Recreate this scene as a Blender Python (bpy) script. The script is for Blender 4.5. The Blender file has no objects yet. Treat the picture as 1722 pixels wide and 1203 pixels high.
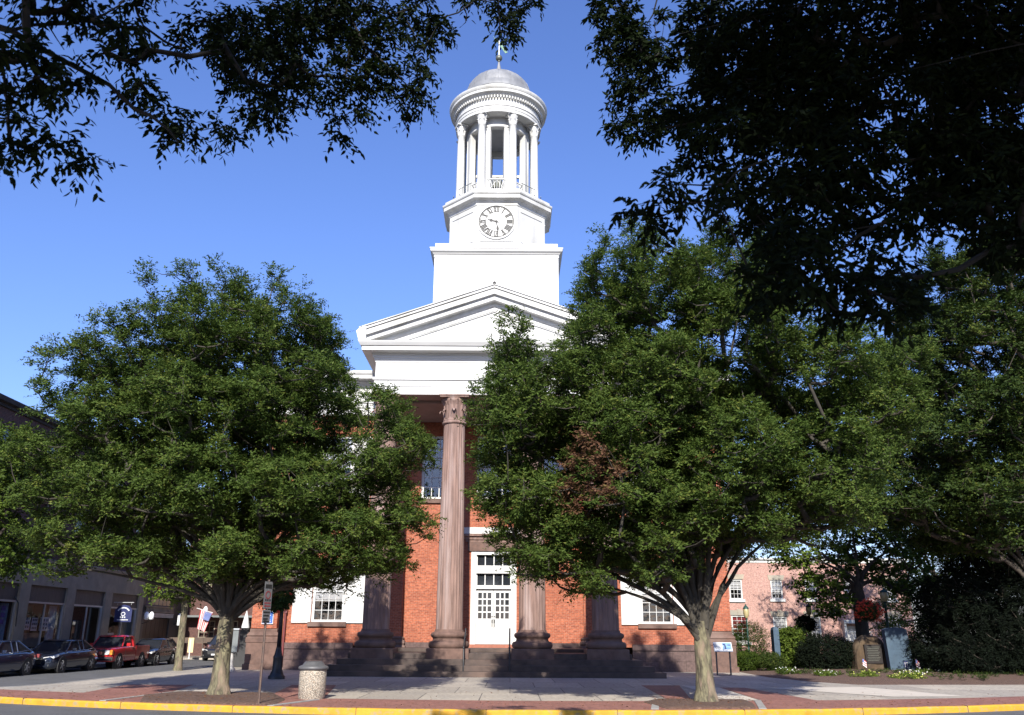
import bpy, math, random
import numpy as np
from mathutils import Vector, Matrix
from mathutils.geometry import tessellate_polygon
random.seed(7); rng = np.random.default_rng(11)
rad = math.radians
sc = bpy.context.scene
COL = sc.collection
# ------------------------------------------------------------------ camera, sky, sun, exposure
cam_d = bpy.data.cameras.new('camera'); cam = bpy.data.objects.new('camera', cam_d); COL.objects.link(cam)
cam_d.sensor_width = 36; cam_d.lens = 36*1467/1722; cam_d.clip_start = .1; cam_d.clip_end = 3000
PITCH, ROLL, EYE = rad(17.57), rad(.35), 1.7
cam.matrix_world = Matrix.Translation((0, 0, EYE)) @ (Matrix.Rotation(rad(90)+PITCH, 4, 'X') @ Matrix.Rotation(ROLL, 4, 'Z'))
cam_d.dof.use_dof = True; cam_d.dof.focus_distance = 32; cam_d.dof.aperture_fstop = 4.0
sc.camera = cam
SUN_EL, SUN_AZ = 32.5, 180.0          # the sun stands behind the photographer
w = bpy.data.worlds.new('World'); sc.world = w; w.use_nodes = True
nt = w.node_tree; bg = nt.nodes['Background']
sky = nt.nodes.new('ShaderNodeTexSky'); sky.sky_type = 'NISHITA'; sky.sun_disc = False
sky.sun_elevation = rad(SUN_EL); sky.sun_rotation = rad(SUN_AZ); sky.air_density = 1.35; sky.dust_density = .5; sky.ozone_density = 6.0
tn = nt.nodes.new('ShaderNodeVectorMath'); tn.operation = 'MULTIPLY'; tn.inputs[1].default_value = (1.03, 1.03, 1.42); nt.links.new(sky.outputs[0], tn.inputs[0]); nt.links.new(tn.outputs[0], bg.inputs[0]); bg.inputs[1].default_value = .085
sl = bpy.data.lights.new('sun', 'SUN'); sl.energy = 5.0; sl.angle = rad(.53); sl.color = (1, .95, .86)
so = bpy.data.objects.new('sun', sl); so.rotation_euler = (rad(90-SUN_EL), 0, rad(-1.0)); so.location = (0, -30, 60); COL.objects.link(so)
sc.view_settings.view_transform = 'Standard'; sc.view_settings.look = 'None'
sc.view_settings.exposure = .85; sc.view_settings.gamma = 1
sc.render.engine = 'CYCLES'
sc.cycles.max_bounces = 6; sc.cycles.transparent_max_bounces = 12

# ------------------------------------------------------------------ materials
M = {}
def N(nt, t, **k):
    n = nt.nodes.new(t)
    for a, b in k.items(): setattr(n, a, b)
    return n
def mat(name, c1, c2=None, scale=3., rough=.8, bump=0., metal=0., spec=.5, stretch=(1, 1, 1), c3=None, s3=.4, detail=5, lo=.35, hi=.65, coat=0):
    m = bpy.data.materials.new(name); m.use_nodes = True; t = m.node_tree; p = t.nodes['Principled BSDF']
    p.inputs['Roughness'].default_value = rough; p.inputs['Metallic'].default_value = metal
    p.inputs['Specular IOR Level'].default_value = spec; p.inputs['Coat Weight'].default_value = coat
    if c2 is None: c2 = tuple(x*.82 for x in c1)
    tc = N(t, 'ShaderNodeTexCoord'); mp = N(t, 'ShaderNodeMapping'); mp.inputs['Scale'].default_value = stretch
    t.links.new(tc.outputs['Object'], mp.inputs[0])
    n = N(t, 'ShaderNodeTexNoise'); n.inputs['Scale'].default_value = scale; n.inputs['Detail'].default_value = detail; n.inputs['Roughness'].default_value = .6
    t.links.new(mp.outputs[0], n.inputs['Vector'])
    r = N(t, 'ShaderNodeMapRange'); r.inputs[1].default_value = lo; r.inputs[2].default_value = hi
    t.links.new(n.outputs[0], r.inputs[0])
    mx = N(t, 'ShaderNodeMix', data_type='RGBA'); mx.inputs[6].default_value = (*c1, 1); mx.inputs[7].default_value = (*c2, 1)
    t.links.new(r.outputs[0], mx.inputs[0]); out = mx.outputs[2]
    if c3 is not None:
        n3 = N(t, 'ShaderNodeTexNoise'); n3.inputs['Scale'].default_value = s3; n3.inputs['Detail'].default_value = 6
        t.links.new(mp.outputs[0], n3.inputs['Vector'])
        r3 = N(t, 'ShaderNodeMapRange'); r3.inputs[1].default_value = .52; r3.inputs[2].default_value = .7
        t.links.new(n3.outputs[0], r3.inputs[0])
        m3 = N(t, 'ShaderNodeMix', data_type='RGBA'); m3.inputs[7].default_value = (*c3, 1)
        t.links.new(out, m3.inputs[6]); t.links.new(r3.outputs[0], m3.inputs[0]); out = m3.outputs[2]
    t.links.new(out, p.inputs['Base Color'])
    if bump:
        b = N(t, 'ShaderNodeBump'); b.inputs['Strength'].default_value = 1; b.inputs['Distance'].default_value = bump
        t.links.new(n.outputs[0], b.inputs['Height']); t.links.new(b.outputs[0], p.inputs['Normal'])
    M[name] = m; return m
def brick(name, a, b, mortar, bw=.21, rh=.075, ms=.006, rough=.85, soil=.25, bump=.004, var=None, soilcol=None):
    m = bpy.data.materials.new(name); m.use_nodes = True; t = m.node_tree; p = t.nodes['Principled BSDF']
    p.inputs['Roughness'].default_value = rough
    uv = N(t, 'ShaderNodeTexCoord')
    k = N(t, 'ShaderNodeTexBrick'); t.links.new(uv.outputs['UV'], k.inputs['Vector'])
    k.inputs['Color1'].default_value = (*a, 1); k.inputs['Color2'].default_value = (*b, 1); k.inputs['Mortar'].default_value = (*mortar, 1)
    k.inputs['Scale'].default_value = 1; k.inputs['Brick Width'].default_value = bw; k.inputs['Row Height'].default_value = rh
    k.inputs['Mortar Size'].default_value = ms; k.inputs['Mortar Smooth'].default_value = .2
    n = N(t, 'ShaderNodeTexNoise'); n.inputs['Scale'].default_value = .7; n.inputs['Detail'].default_value = 9; n.inputs['Roughness'].default_value = .65
    t.links.new(uv.outputs['Object'], n.inputs['Vector'])
    r = N(t, 'ShaderNodeMapRange'); r.inputs[1].default_value = .35; r.inputs[2].default_value = .7; r.inputs[4].default_value = soil
    t.links.new(n.outputs[0], r.inputs[0])
    mx = N(t, 'ShaderNodeMix', data_type='RGBA'); t.links.new(k.outputs[0], mx.inputs[6]); t.links.new(r.outputs[0], mx.inputs[0])
    mx.inputs[7].default_value = (*(soilcol or tuple(x*.45 for x in a)), 1)
    n2 = N(t, 'ShaderNodeTexNoise'); n2.inputs['Scale'].default_value = 9; n2.inputs['Detail'].default_value = 6
    t.links.new(uv.outputs['Object'], n2.inputs['Vector'])
    r2 = N(t, 'ShaderNodeMapRange'); r2.inputs[1].default_value = .3; r2.inputs[2].default_value = .7; r2.inputs[3].default_value = .7; r2.inputs[4].default_value = 1.22
    t.links.new(n2.outputs[0], r2.inputs[0])
    vm = N(t, 'ShaderNodeVectorMath', operation='SCALE'); t.links.new(mx.outputs[2], vm.inputs[0]); t.links.new(r2.outputs[0], vm.inputs['Scale'])
    t.links.new(vm.outputs[0], p.inputs['Base Color'])
    if bump:
        bp = N(t, 'ShaderNodeBump', invert=True); bp.inputs['Distance'].default_value = bump
        t.links.new(k.outputs['Fac'], bp.inputs['Height']); t.links.new(bp.outputs[0], p.inputs['Normal'])
    M[name] = m; return m
def glass(name, tint=.75, base=.1, ior=1.5):
    m = bpy.data.materials.new(name); m.use_nodes = True; t = m.node_tree; t.nodes.clear()
    o = N(t, 'ShaderNodeOutputMaterial'); tr = N(t, 'ShaderNodeBsdfTransparent'); tr.inputs[0].default_value = (tint, tint, tint*1.02, 1)
    g = N(t, 'ShaderNodeBsdfGlossy'); g.inputs['Roughness'].default_value = .03
    tc = N(t, 'ShaderNodeTexCoord'); nz = N(t, 'ShaderNodeTexNoise'); nz.inputs['Scale'].default_value = 1.5
    t.links.new(tc.outputs['Object'], nz.inputs['Vector']); bp = N(t, 'ShaderNodeBump'); bp.inputs['Distance'].default_value = .02
    t.links.new(nz.outputs[0], bp.inputs['Height']); t.links.new(bp.outputs[0], g.inputs['Normal'])
    f = N(t, 'ShaderNodeFresnel'); f.inputs[0].default_value = ior
    ad = N(t, 'ShaderNodeMath', operation='ADD', use_clamp=True); ad.inputs[1].default_value = base; t.links.new(f.outputs[0], ad.inputs[0])
    ge = N(t, 'ShaderNodeNewGeometry'); fr = N(t, 'ShaderNodeMath', operation='SUBTRACT'); fr.inputs[0].default_value = 1; t.links.new(ge.outputs['Backfacing'], fr.inputs[1])
    mu = N(t, 'ShaderNodeMath', operation='MULTIPLY'); t.links.new(ad.outputs[0], mu.inputs[0]); t.links.new(fr.outputs[0], mu.inputs[1])
    mx = N(t, 'ShaderNodeMixShader'); t.links.new(mu.outputs[0], mx.inputs[0]); t.links.new(tr.outputs[0], mx.inputs[1]); t.links.new(g.outputs[0], mx.inputs[2])
    t.links.new(mx.outputs[0], o.inputs[0]); M[name] = m
def leafmat(name, dark, light, alt, trans=.3, rough=.5):
    """leaf colour varies leaf by leaf through the 'tint' attribute (0..1), 'dead' leaves above 1"""
    m = bpy.data.materials.new(name); m.use_nodes = True; t = m.node_tree; t.nodes.clear()
    o = N(t, 'ShaderNodeOutputMaterial'); at = N(t, 'ShaderNodeAttribute', attribute_name='tint')
    cr = N(t, 'ShaderNodeValToRGB'); e = cr.color_ramp.elements
    e[0].position = 0; e[0].color = (*dark, 1); e[1].position = .5; e[1].color = (*light, 1)
    x = e.new(.66); x.color = (*alt, 1); x = e.new(.8); x.color = (.12, .06, .035, 1); x = e.new(1); x.color = (.19, .10, .06, 1)
    t.links.new(at.outputs['Fac'], cr.inputs[0])
    p = N(t, 'ShaderNodeBsdfPrincipled'); p.inputs['Roughness'].default_value = rough; p.inputs['Specular IOR Level'].default_value = .14
    t.links.new(cr.outputs[0], p.inputs['Base Color'])
    tl = N(t, 'ShaderNodeBsdfTranslucent'); t.links.new(cr.outputs[0], tl.inputs[0])
    mx = N(t, 'ShaderNodeMixShader'); mx.inputs[0].default_value = trans
    t.links.new(p.outputs[0], mx.inputs[1]); t.links.new(tl.outputs[0], mx.inputs[2]); t.links.new(mx.outputs[0], o.inputs[0]); M[name] = m
def emit(name, col, s):
    m = bpy.data.materials.new(name); m.use_nodes = True; p = m.node_tree.nodes['Principled BSDF']
    p.inputs['Base Color'].default_value = (*col, 1); p.inputs['Emission Color'].default_value = (*col, 1); p.inputs['Emission Strength'].default_value = s; M[name] = m

mat('white_paint', (.55, .55, .535), (.48, .48, .47), 1.6, .6, .003, c3=(.37, .365, .34), s3=.5, stretch=(1.6, 1.6, .3), detail=8)
mat('white_siding', (.55, .55, .54), (.47, .47, .46), 1.0, .55, 0, stretch=(.4, .4, 5))
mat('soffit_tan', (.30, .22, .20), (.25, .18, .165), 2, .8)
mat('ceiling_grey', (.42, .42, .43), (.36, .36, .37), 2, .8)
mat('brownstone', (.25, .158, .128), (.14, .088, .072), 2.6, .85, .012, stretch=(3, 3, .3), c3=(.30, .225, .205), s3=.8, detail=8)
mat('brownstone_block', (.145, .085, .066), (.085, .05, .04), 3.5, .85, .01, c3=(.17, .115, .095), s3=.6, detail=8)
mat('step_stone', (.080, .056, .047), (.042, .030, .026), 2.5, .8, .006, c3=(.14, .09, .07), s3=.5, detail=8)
mat('sill_red', (.33, .12, .075), (.24, .09, .06), 4, .8)
mat('dome_metal', (.23, .235, .245), (.165, .17, .18), 2.4, .6, .004, metal=.15, c3=(.28, .285, .29), s3=1.6, stretch=(1, 1, .4))
mat('bronze', (.16, .16, .13), (.10, .11, .09), 6, .5, metal=.5)
mat('green_copper', (.10, .20, .13), (.07, .13, .09), 6, .6, metal=.2)
mat('black_metal', (.018, .018, .02), (.03, .03, .032), 8, .45)
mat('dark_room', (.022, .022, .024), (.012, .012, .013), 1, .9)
mat('blind', (.62, .62, .58), (.56, .56, .53), 1, .8, stretch=(1, 1, 25))
mat('maroon_metal', (.16, .035, .035), (.11, .03, .03), 3, .5)
mat('black_paint', (.012, .012, .012), (.02, .02, .02), 9, .6)
mat('concrete', (.42, .40, .37), (.33, .31, .29), 2, .9, .003)
mat('mulch', (.12, .065, .045), (.05, .028, .02), 14, .95, .05, detail=9, c3=(.2, .13, .09), s3=22)
mat('asphalt', (.095, .095, .098), (.068, .068, .07), 1.1, .9, .003, detail=12, c3=(.11, .112, .118), s3=14)
mat('yellow_paint', (.56, .30, .02), (.44, .23, .015), 3, .7, .003, c3=(.30, .23, .12), s3=7, detail=10)
mat('kerb_stone', (.30, .29, .27), (.22, .21, .20), 5, .9)
mat('grass', (.04, .075, .02), (.025, .05, .013), 2, .95, .02, detail=8)
mat('far_ground', (.09, .10, .06), (.13, .12, .09), .05, .95)
mat('bark', (.19, .17, .10), (.05, .042, .028), 8, .9, .06, stretch=(1.3, 1.3, .38), c3=(.27, .20, .14), s3=4, detail=10, lo=.38, hi=.6)
mat('bark_dark', (.075, .06, .045), (.035, .028, .022), 8, .95, .02, stretch=(1, 1, .4), detail=8)
mat('bark_limb_shaded', (.06, .052, .04), (.03, .026, .02), 9, .95, .01, stretch=(1, 1, .5))  # trunk bark darkened for the limbs: the crown's shade put into the colour
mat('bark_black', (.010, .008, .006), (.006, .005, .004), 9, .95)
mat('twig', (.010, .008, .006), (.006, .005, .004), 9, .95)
mat('aggregate', (.50, .45, .37), (.12, .11, .095), 42, .9, .012, detail=3, lo=.42, hi=.56, c3=(.36, .24, .15), s3=60)
mat('lid_grey', (.10, .10, .105), (.075, .075, .08), 6, .5)
mat('rust_post', (.13, .08, .06), (.07, .05, .045), 12, .7)
mat('sign_back', (.50, .51, .52), (.44, .45, .46), 3, .4, metal=.4)
mat('sign_grey', (.16, .16, .165), (.11, .11, .115), 14, .6)  # dark grey, finely mottled sign plates
mat('sign_white', (.62, .62, .62), (.50, .50, .50), 6, .6)
mat('sign_blue', (.03, .11, .42), (.025, .09, .36), 4, .5)
mat('sign_red', (.22, .03, .035), (.18, .03, .03), 4, .5)
mat('navy', (.02, .03, .11), (.015, .02, .08), 4, .45)
mat('limestone', (.36, .31, .24), (.27, .235, .185), 1.6, .85, .004, c3=(.24, .225, .19), s3=.5)
mat('bronze_panel', (.085, .085, .085), (.05, .05, .052), 3, .5, .01, stretch=(7, 7, .5))
mat('dark_wood', (.035, .022, .018), (.02, .013, .011), 3, .5, stretch=(8, 8, .6))
mat('lamp_glass', (.80, .82, .84), (.74, .76, .78), 3, .3)
mat('lamp_amber', (.42, .36, .19), (.34, .28, .14), 3, .3, spec=.7)
mat('green_paint', (.015, .06, .045), (.012, .045, .035), 5, .5)
mat('roof_dark', (.055, .05, .05), (.035, .032, .032), 3, .9)
mat('slate_blue', (.05, .085, .125), (.035, .06, .09), 3, .8, .004, c3=(.07, .105, .14), s3=1.5)
mat('granite_tan', (.085, .055, .03), (.045, .03, .018), 3.5, .95, .03, detail=9, c3=(.11, .08, .05), s3=2)
mat('plaque', (.01, .007, .006), (.016, .011, .009), 7, .8, .004)
mat('paper', (.62, .63, .66), (.50, .52, .55), 5, .7)
mat('paper_blue', (.20, .36, .55), (.10, .2, .34), 5, .7)
mat('cream', (.72, .55, .30), (.62, .48, .27), 3, .7)
mat('brown_rail', (.11, .075, .055), (.07, .05, .04), 3, .8)
mat('utility_grey', (.15, .165, .165), (.12, .13, .13), 3, .55)
mat('glass_dark', (.015, .018, .022), (.02, .022, .028), 1, .05, spec=.8)
mat('tyre', (.018, .018, .018), (.026, .026, .026), 9, .85)
mat('rim', (.48, .49, .5), (.38, .39, .4), 5, .3, metal=.8)
mat('chrome', (.7, .7, .72), (.6, .6, .62), 5, .18, metal=1)
mat('car_dark', (.012, .016, .028), (.014, .018, .03), 1, .18, spec=.6, coat=.9)
mat('car_navy', (.01, .016, .04), (.012, .018, .04), 1, .18, spec=.6, coat=.9)
mat('car_black', (.012, .012, .014), (.014, .014, .016), 1, .2, spec=.6, coat=.8)
mat('car_red', (.42, .018, .022), (.38, .016, .02), 1, .22, spec=.6, coat=.8)
mat('lens', (.68, .69, .68), (.6, .6, .6), 5, .15)
mat('amber_lens', (.8, .3, .05), (.7, .25, .04), 5, .2)
mat('plastic_black', (.02, .02, .021), (.028, .028, .03), 5, .6)
mat('flower_red', (.75, .09, .035), (.62, .05, .02), 8, .7)
mat('flower_white', (.75, .75, .72), (.7, .7, .6), 8, .7)
mat('flower_yellow', (.60, .62, .12), (.40, .48, .09), 8, .7)
mat('coco', (.05, .028, .017), (.03, .017, .011), 12, .95, .02)
mat('stripe_red', (.5, .05, .06), (.44, .04, .05), 3, .8)
mat('stripe_white', (.72, .71, .70), (.66, .65, .65), 3, .8)
mat('canton_blue', (.13, .17, .36), (.10, .13, .3), 3, .8)
mat('curtain_red', (.30, .03, .03), (.22, .02, .02), 3, .8)
mat('neon_blue', (.10, .09, .42), (.06, .05, .25), 3, .5)
brick('red_brick', (.42, .115, .052), (.25, .058, .027), (.36, .20, .14), soil=.5, ms=.008)
brick('pink_brick', (.42, .22, .175), (.34, .165, .13), (.46, .36, .32), soil=.15, ms=.009)
brick('dark_brick', (.12, .05, .04), (.085, .038, .032), (.13, .10, .09), soil=.4)
brick('paver_brick', (.31, .13, .095), (.22, .085, .065), (.22, .15, .12), bw=.2, rh=.1, ms=.005, soil=.5)
brick('slabs', (.45, .395, .32), (.30, .265, .22), (.09, .08, .07), bw=1.66, rh=3.1, ms=.018, soil=.75, bump=.003, soilcol=(.27, .245, .215))
brick('stone_courses', (.125, .08, .072), (.095, .06, .054), (.05, .035, .03), bw=1.3, rh=.46, ms=.008, soil=.5, bump=.006)
glass('window_glass', .86, .08); glass('shop_glass', .9, .02, 1.35)
leafmat('leaf_zelkova', (.034, .062, .010), (.098, .146, .030), (.17, .18, .035), .4, .6)
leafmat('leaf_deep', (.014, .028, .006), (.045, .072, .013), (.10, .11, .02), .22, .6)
leafmat('leaf_maple', (.03, .055, .008), (.095, .14, .02), (.16, .20, .03), .28, .6)
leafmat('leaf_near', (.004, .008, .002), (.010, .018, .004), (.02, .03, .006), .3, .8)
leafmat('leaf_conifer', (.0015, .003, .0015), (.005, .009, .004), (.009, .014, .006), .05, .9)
leafmat('leaf_basket', (.03, .06, .02), (.06, .11, .03), (.2, .08, .03), .25)

# ------------------------------------------------------------------ mesh builder
def tag(o, label=None, cat=None, group=None, kind=None):
    if label: o['label'] = label
    if cat: o['category'] = cat
    if group: o['group'] = group
    if kind: o['kind'] = kind
    return o
def thing(name, loc, label, cat, group=None):
    o = bpy.data.objects.new(name, None); COL.objects.link(o); o.location = loc; o.empty_display_size = .3
    return tag(o, label, cat, group)
def worldloc(o):
    v = Vector((0, 0, 0))
    while o is not None: v += o.location; o = o.parent
    return v
class MB:
    def __init__(s): s.v = []; s.f = []; s.sm = []
    def add(s, vs, fs, smooth=False):
        b = len(s.v); s.v += [tuple(p) for p in vs]; s.f += [tuple(i+b for i in f) for f in fs]; s.sm += [smooth]*len(fs); return s
    def box(s, x0, x1, y0, y1, z0, z1):
        return s.add([(x0,y0,z0),(x1,y0,z0),(x1,y1,z0),(x0,y1,z0),(x0,y0,z1),(x1,y0,z1),(x1,y1,z1),(x0,y1,z1)],
                     [(0,3,2,1),(4,5,6,7),(0,1,5,4),(1,2,6,5),(2,3,7,6),(3,0,4,7)])
    def cbox(s, c, d, R=None):
        x, y, z = d[0]/2, d[1]/2, d[2]/2
        P = [Vector(q) for q in ((-x,-y,-z),(x,-y,-z),(x,y,-z),(-x,y,-z),(-x,-y,z),(x,-y,z),(x,y,z),(-x,y,z))]
        if R is not None: P = [R @ q for q in P]
        return s.add([q+Vector(c) for q in P], [(0,3,2,1),(4,5,6,7),(0,1,5,4),(1,2,6,5),(2,3,7,6),(3,0,4,7)])
    def loft(s, rings, caps=True, smooth=False, closed=True):
        n = len(rings[0]); vs = [p for r in rings for p in r]; fs = []
        for i in range(len(rings)-1):
            for j in range(n if closed else n-1):
                k = (j+1) % n
                fs.append((i*n+j, i*n+k, (i+1)*n+k, (i+1)*n+j))
        s.add(vs, fs, smooth)
        if caps:
            s.add(rings[0], [tuple(reversed(range(n)))]); s.add(rings[-1], [tuple(range(n))])
        return s
    def ngon(s, cx, cy, prof, n, rot=0, smooth=None, caps=True):
        """profile [(radius, z)]; n sides"""
        rings = [[(cx+r*math.cos(rot+2*math.pi*k/n), cy+r*math.sin(rot+2*math.pi*k/n), z) for k in range(n)] for r, z in prof]
        return s.loft(rings, caps, n > 10 if smooth is None else smooth)
    def rect(s, x0, x1, y0, y1, prof, caps=True):
        """profile [(outset, z)] swept round a rectangle"""
        return s.loft([[(x0-o,y0-o,z),(x1+o,y0-o,z),(x1+o,y1+o,z),(x0-o,y1+o,z)] for o, z in prof], caps)
    def tube(s, pts, rs, k=8, smooth=True, caps=True):
        pts = [Vector(p) for p in pts]; rings = []
        if not hasattr(rs, '__len__'): rs = [rs]*len(pts)
        for i, p in enumerate(pts):
            d = (pts[min(i+1, len(pts)-1)]-pts[max(i-1, 0)]).normalized()
            a = d.cross(Vector((0, 0, 1)) if abs(d.z) < .9 else Vector((1, 0, 0))).normalized(); b = d.cross(a)
            rings.append([p+(a*math.cos(2*math.pi*j/k)+b*math.sin(2*math.pi*j/k))*rs[i] for j in range(k)])
        return s.loft(rings, caps, smooth)
    def prism(s, poly, y0, y1):
        """polygon in XZ [(x,z)] extruded along Y"""
        n = len(poly); a = [(x, y0, z) for x, z in poly]; b = [(x, y1, z) for x, z in poly]
        s.add(a+b, [(i, (i+1) % n, n+(i+1) % n, n+i) for i in range(n)])
        t = tessellate_polygon([[Vector((x, z, 0)) for x, z in poly]])
        s.add(a, [tuple(q) for q in t]); s.add(b, [tuple(reversed(q)) for q in t]); return s
    def slab(s, poly, z0, z1):
        n = len(poly); a = [(x, y, z0) for x, y in poly]; b = [(x, y, z1) for x, y in poly]
        s.add(a+b, [(i, (i+1) % n, n+(i+1) % n, n+i) for i in range(n)])
        t = tessellate_polygon([[Vector((x, y, 0)) for x, y in poly]]); s.add(b, [tuple(q) for q in t]); return s
    def sheet(s, poly, z):
        t = tessellate_polygon([[Vector((x, y, 0)) for x, y in poly]]); s.add([(x, y, z) for x, y in poly], [tuple(q) for q in t]); return s
    def sphere(s, c, r, n=16, m=10, sq=(1, 1, 1)):
        rings = []
        for i in range(1, m):
            a = math.pi*i/m
            rings.append([(c[0]+sq[0]*r*math.sin(a)*math.cos(2*math.pi*j/n), c[1]+sq[1]*r*math.sin(a)*math.sin(2*math.pi*j/n), c[2]-sq[2]*r*math.cos(a)) for j in range(n)])
        return s.loft(rings, True, True)
    def build(s, name, m, parent=None, flip=False, bevel=0):
        me = bpy.data.meshes.new(name); off = worldloc(parent) if parent is not None else Vector((0, 0, 0))
        me.from_pydata([(x-off.x, y-off.y, z-off.z) for x, y, z in s.v], [], s.f)
        me.polygons.foreach_set('use_smooth', s.sm)
        import bmesh
        bm = bmesh.new(); bm.from_mesh(me); bmesh.ops.recalc_face_normals(bm, faces=bm.faces); bm.to_mesh(me); bm.free()
        nl = len(me.loops); co = np.empty(len(me.vertices)*3); me.vertices.foreach_get('co', co); co = co.reshape(-1, 3)
        li = np.empty(nl, int); me.loops.foreach_get('vertex_index', li)
        npol = len(me.polygons); nn = np.empty(npol*3); me.polygons.foreach_get('normal', nn); nn = np.abs(nn.reshape(-1, 3))
        tot = np.empty(npol, int); me.polygons.foreach_get('loop_total', tot); pn = np.repeat(nn, tot, axis=0)
        c = co[li]+np.array(off); uv = np.where((pn[:, 2] > .7)[:, None], c[:, [0, 1]], np.where((pn[:, 1] >= pn[:, 0])[:, None], c[:, [0, 2]], c[:, [1, 2]]))
        me.uv_layers.new(name='UVMap').data.foreach_set('uv', uv.astype(np.float32).ravel())
        me.materials.append(M[m] if isinstance(m, str) else m)
        o = bpy.data.objects.new(name, me); COL.objects.link(o)
        if parent is not None: o.parent = parent
        if bevel:
            b = o.modifiers.new('b', 'BEVEL'); b.width = bevel; b.segments = 2; b.limit_method = 'ANGLE'
        return o
def box(name, m, parent, *a, **k): return MB().box(*a).build(name, m, parent, **k)
def dup(o, parent=None):
    c = o.copy(); COL.objects.link(c); c.parent = parent
    for ch in list(o.children): dup(ch, c)
    return c
def wall_y(mb, x0, x1, z0, z1, y, holes, depth=.3):
    """wall facing -Y with rectangular openings and their reveals"""
    xs = sorted({x0, x1, *[h[0] for h in holes], *[h[1] for h in holes]}); zs = sorted({z0, z1, *[h[2] for h in holes], *[h[3] for h in holes]})
    for a, b in zip(xs, xs[1:]):
        for c, d in zip(zs, zs[1:]):
            if any(h[0] <= a and b <= h[1] and h[2] <= c and d <= h[3] for h in holes): continue
            mb.add([(a,y,c),(b,y,c),(b,y,d),(a,y,d)], [(0,1,2,3)])
    for h in holes:
        a, b, c, d = h; Y = y+depth
        mb.add([(a,y,c),(a,Y,c),(a,Y,d),(a,y,d)], [(0,1,2,3)]); mb.add([(b,y,c),(b,Y,c),(b,Y,d),(b,y,d)], [(3,2,1,0)])
        mb.add([(a,y,c),(b,y,c),(b,Y,c),(a,Y,c)], [(0,1,2,3)]); mb.add([(a,y,d),(b,y,d),(b,Y,d),(a,Y,d)], [(3,2,1,0)])
def wall_x(mb, y0, y1, z0, z1, x, holes, depth=.3, sgn=-1):
    """wall in a plane of constant X; openings go back by sgn*depth"""
    t = MB(); wall_y(t, y0, y1, z0, z1, 0, holes, depth)
    mb.add([(x+sgn*b, a, c) for a, b, c in t.v], t.f)

# ------------------------------------------------------------------ ground
def kerb_y(x):
    ax = abs(x-.3)
    return 21.7+.0165*ax*ax if ax < 16 else 21.7+.0165*256+(ax-16)*.45
XS = [-60, -45, -32, -26]+[x for x in range(-22, 23)]+[28, 36, 46, 60]
MB().sheet([(-1500, -600), (1500, -600), (1500, 2200), (-1500, 2200)], -.30).build('ground', 'far_ground')['kind'] = 'structure'
MB().sheet([(-70, -40), (70, -40), (70, 60), (60, 50)]+[(x, kerb_y(x)+.3) for x in reversed(XS)]+[(-70, 50)], -.135).build('road', 'asphalt')['kind'] = 'structure'
MB().sheet([(-22.3, 26), (-14.9, 26), (-14.9, 96), (-22.3, 62.8), (-22.3, 50)], -.131).build('side_road', 'asphalt')['kind'] = 'structure'
MB().sheet([(-14.9, 60), (-14.9, 110), (-60, 110), (-60, 90), (-22.31, 62.9)], -.128).build('side_road', 'asphalt')['kind'] = 'structure'
walk = [(x, kerb_y(x)+.17) for x in XS if x >= -20]
poly = walk+[(60, 120), (-15.3, 120), (-15.35, 42), (-15.3, 31.5), (-15.7, 29.6), (-16.8, 28.5), (-20, 28.4)]
MB().slab(poly, -.16, 0).build('pavement', 'slabs')['kind'] = 'structure'
MB().slab([(x, kerb_y(x)+.175) for x in XS if x <= -20]+[(-20.01, 28.35), (-60, 46)], -.16, -.002).build('pavement', 'slabs')['kind'] = 'structure'
bandw = lambda x: 3.15-.06*max(0, abs(x)-4)
bxs = [x*1.0 for x in range(-30, 31)]
MB().sheet([(x, kerb_y(x)+.18) for x in bxs]+[(x, kerb_y(x)+max(1.6, bandw(x))) for x in reversed(bxs)], .005).build('brick_band', 'paver_brick')['kind'] = 'structure'
for P in ([(4.3, 25.3), (4.95, 25.4), (5.95, 32.7), (4.6, 32.6)], [(6.85, 25.3), (8.45, 25.5), (7.95, 31.5), (7.1, 31.5)],
          [(-6.6, 25.1), (-5.0, 25.1), (-5.9, 31.6), (-7.4, 31.6)], [(-12.1, 25.1), (-9.6, 25.1), (-10.6, 31.2), (-12.8, 31.2)]):
    MB().sheet(P, .006).build('brick_band', 'paver_brick')['kind'] = 'structure'
# light slabs that were relaid
mat('new_slab', (.52, .465, .395), (.45, .405, .345), 2, .9, .002)
for P in ([(5.95, 25.55), (6.8, 25.6), (7.05, 31.4), (6.0, 32.6)], [(8.6, 31.4), (11.2, 27.3), (13.6, 27.6), (12.2, 32.4)], [(-9.5, 25.2), (-6.7, 25.2), (-7.5, 28.4), (-9.9, 28.4)]):
    MB().sheet(P, .009).build('paving_slab', 'new_slab')['kind'] = 'structure'
kb = MB(); kx = np.arange(-40, 40.1, .5)
rings = []
for x in kx:
    y = kerb_y(x); n = .004*math.sin(x*3.1)
    rings.append([(x, y, -.16), (x, y-.005, -.02+n), (x, y+.03, .012+n), (x, y+.17, .014+n), (x, y+.175, -.16)])
kb.loft(rings, True)
kb.build('kerb', 'yellow_paint')['kind'] = 'structure'
kj = MB()
for x in np.arange(-28, 28, 3.05):
    y = kerb_y(x); kj.box(x-.006, x+.006, y-.009, y+.174, -.14, .0185)
kj.build('kerb_joints', 'roof_dark')['kind'] = 'structure'
MB().slab([(-15.45, 120), (-15.45, 42), (-15.45, 31.5), (-15.85, 29.7), (-16.9, 28.62), (-16.8, 28.5), (-15.7, 29.6), (-15.3, 31.5), (-15.3, 120)], -.16, .008).build('side_kerb', 'kerb_stone')['kind'] = 'structure'
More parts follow.
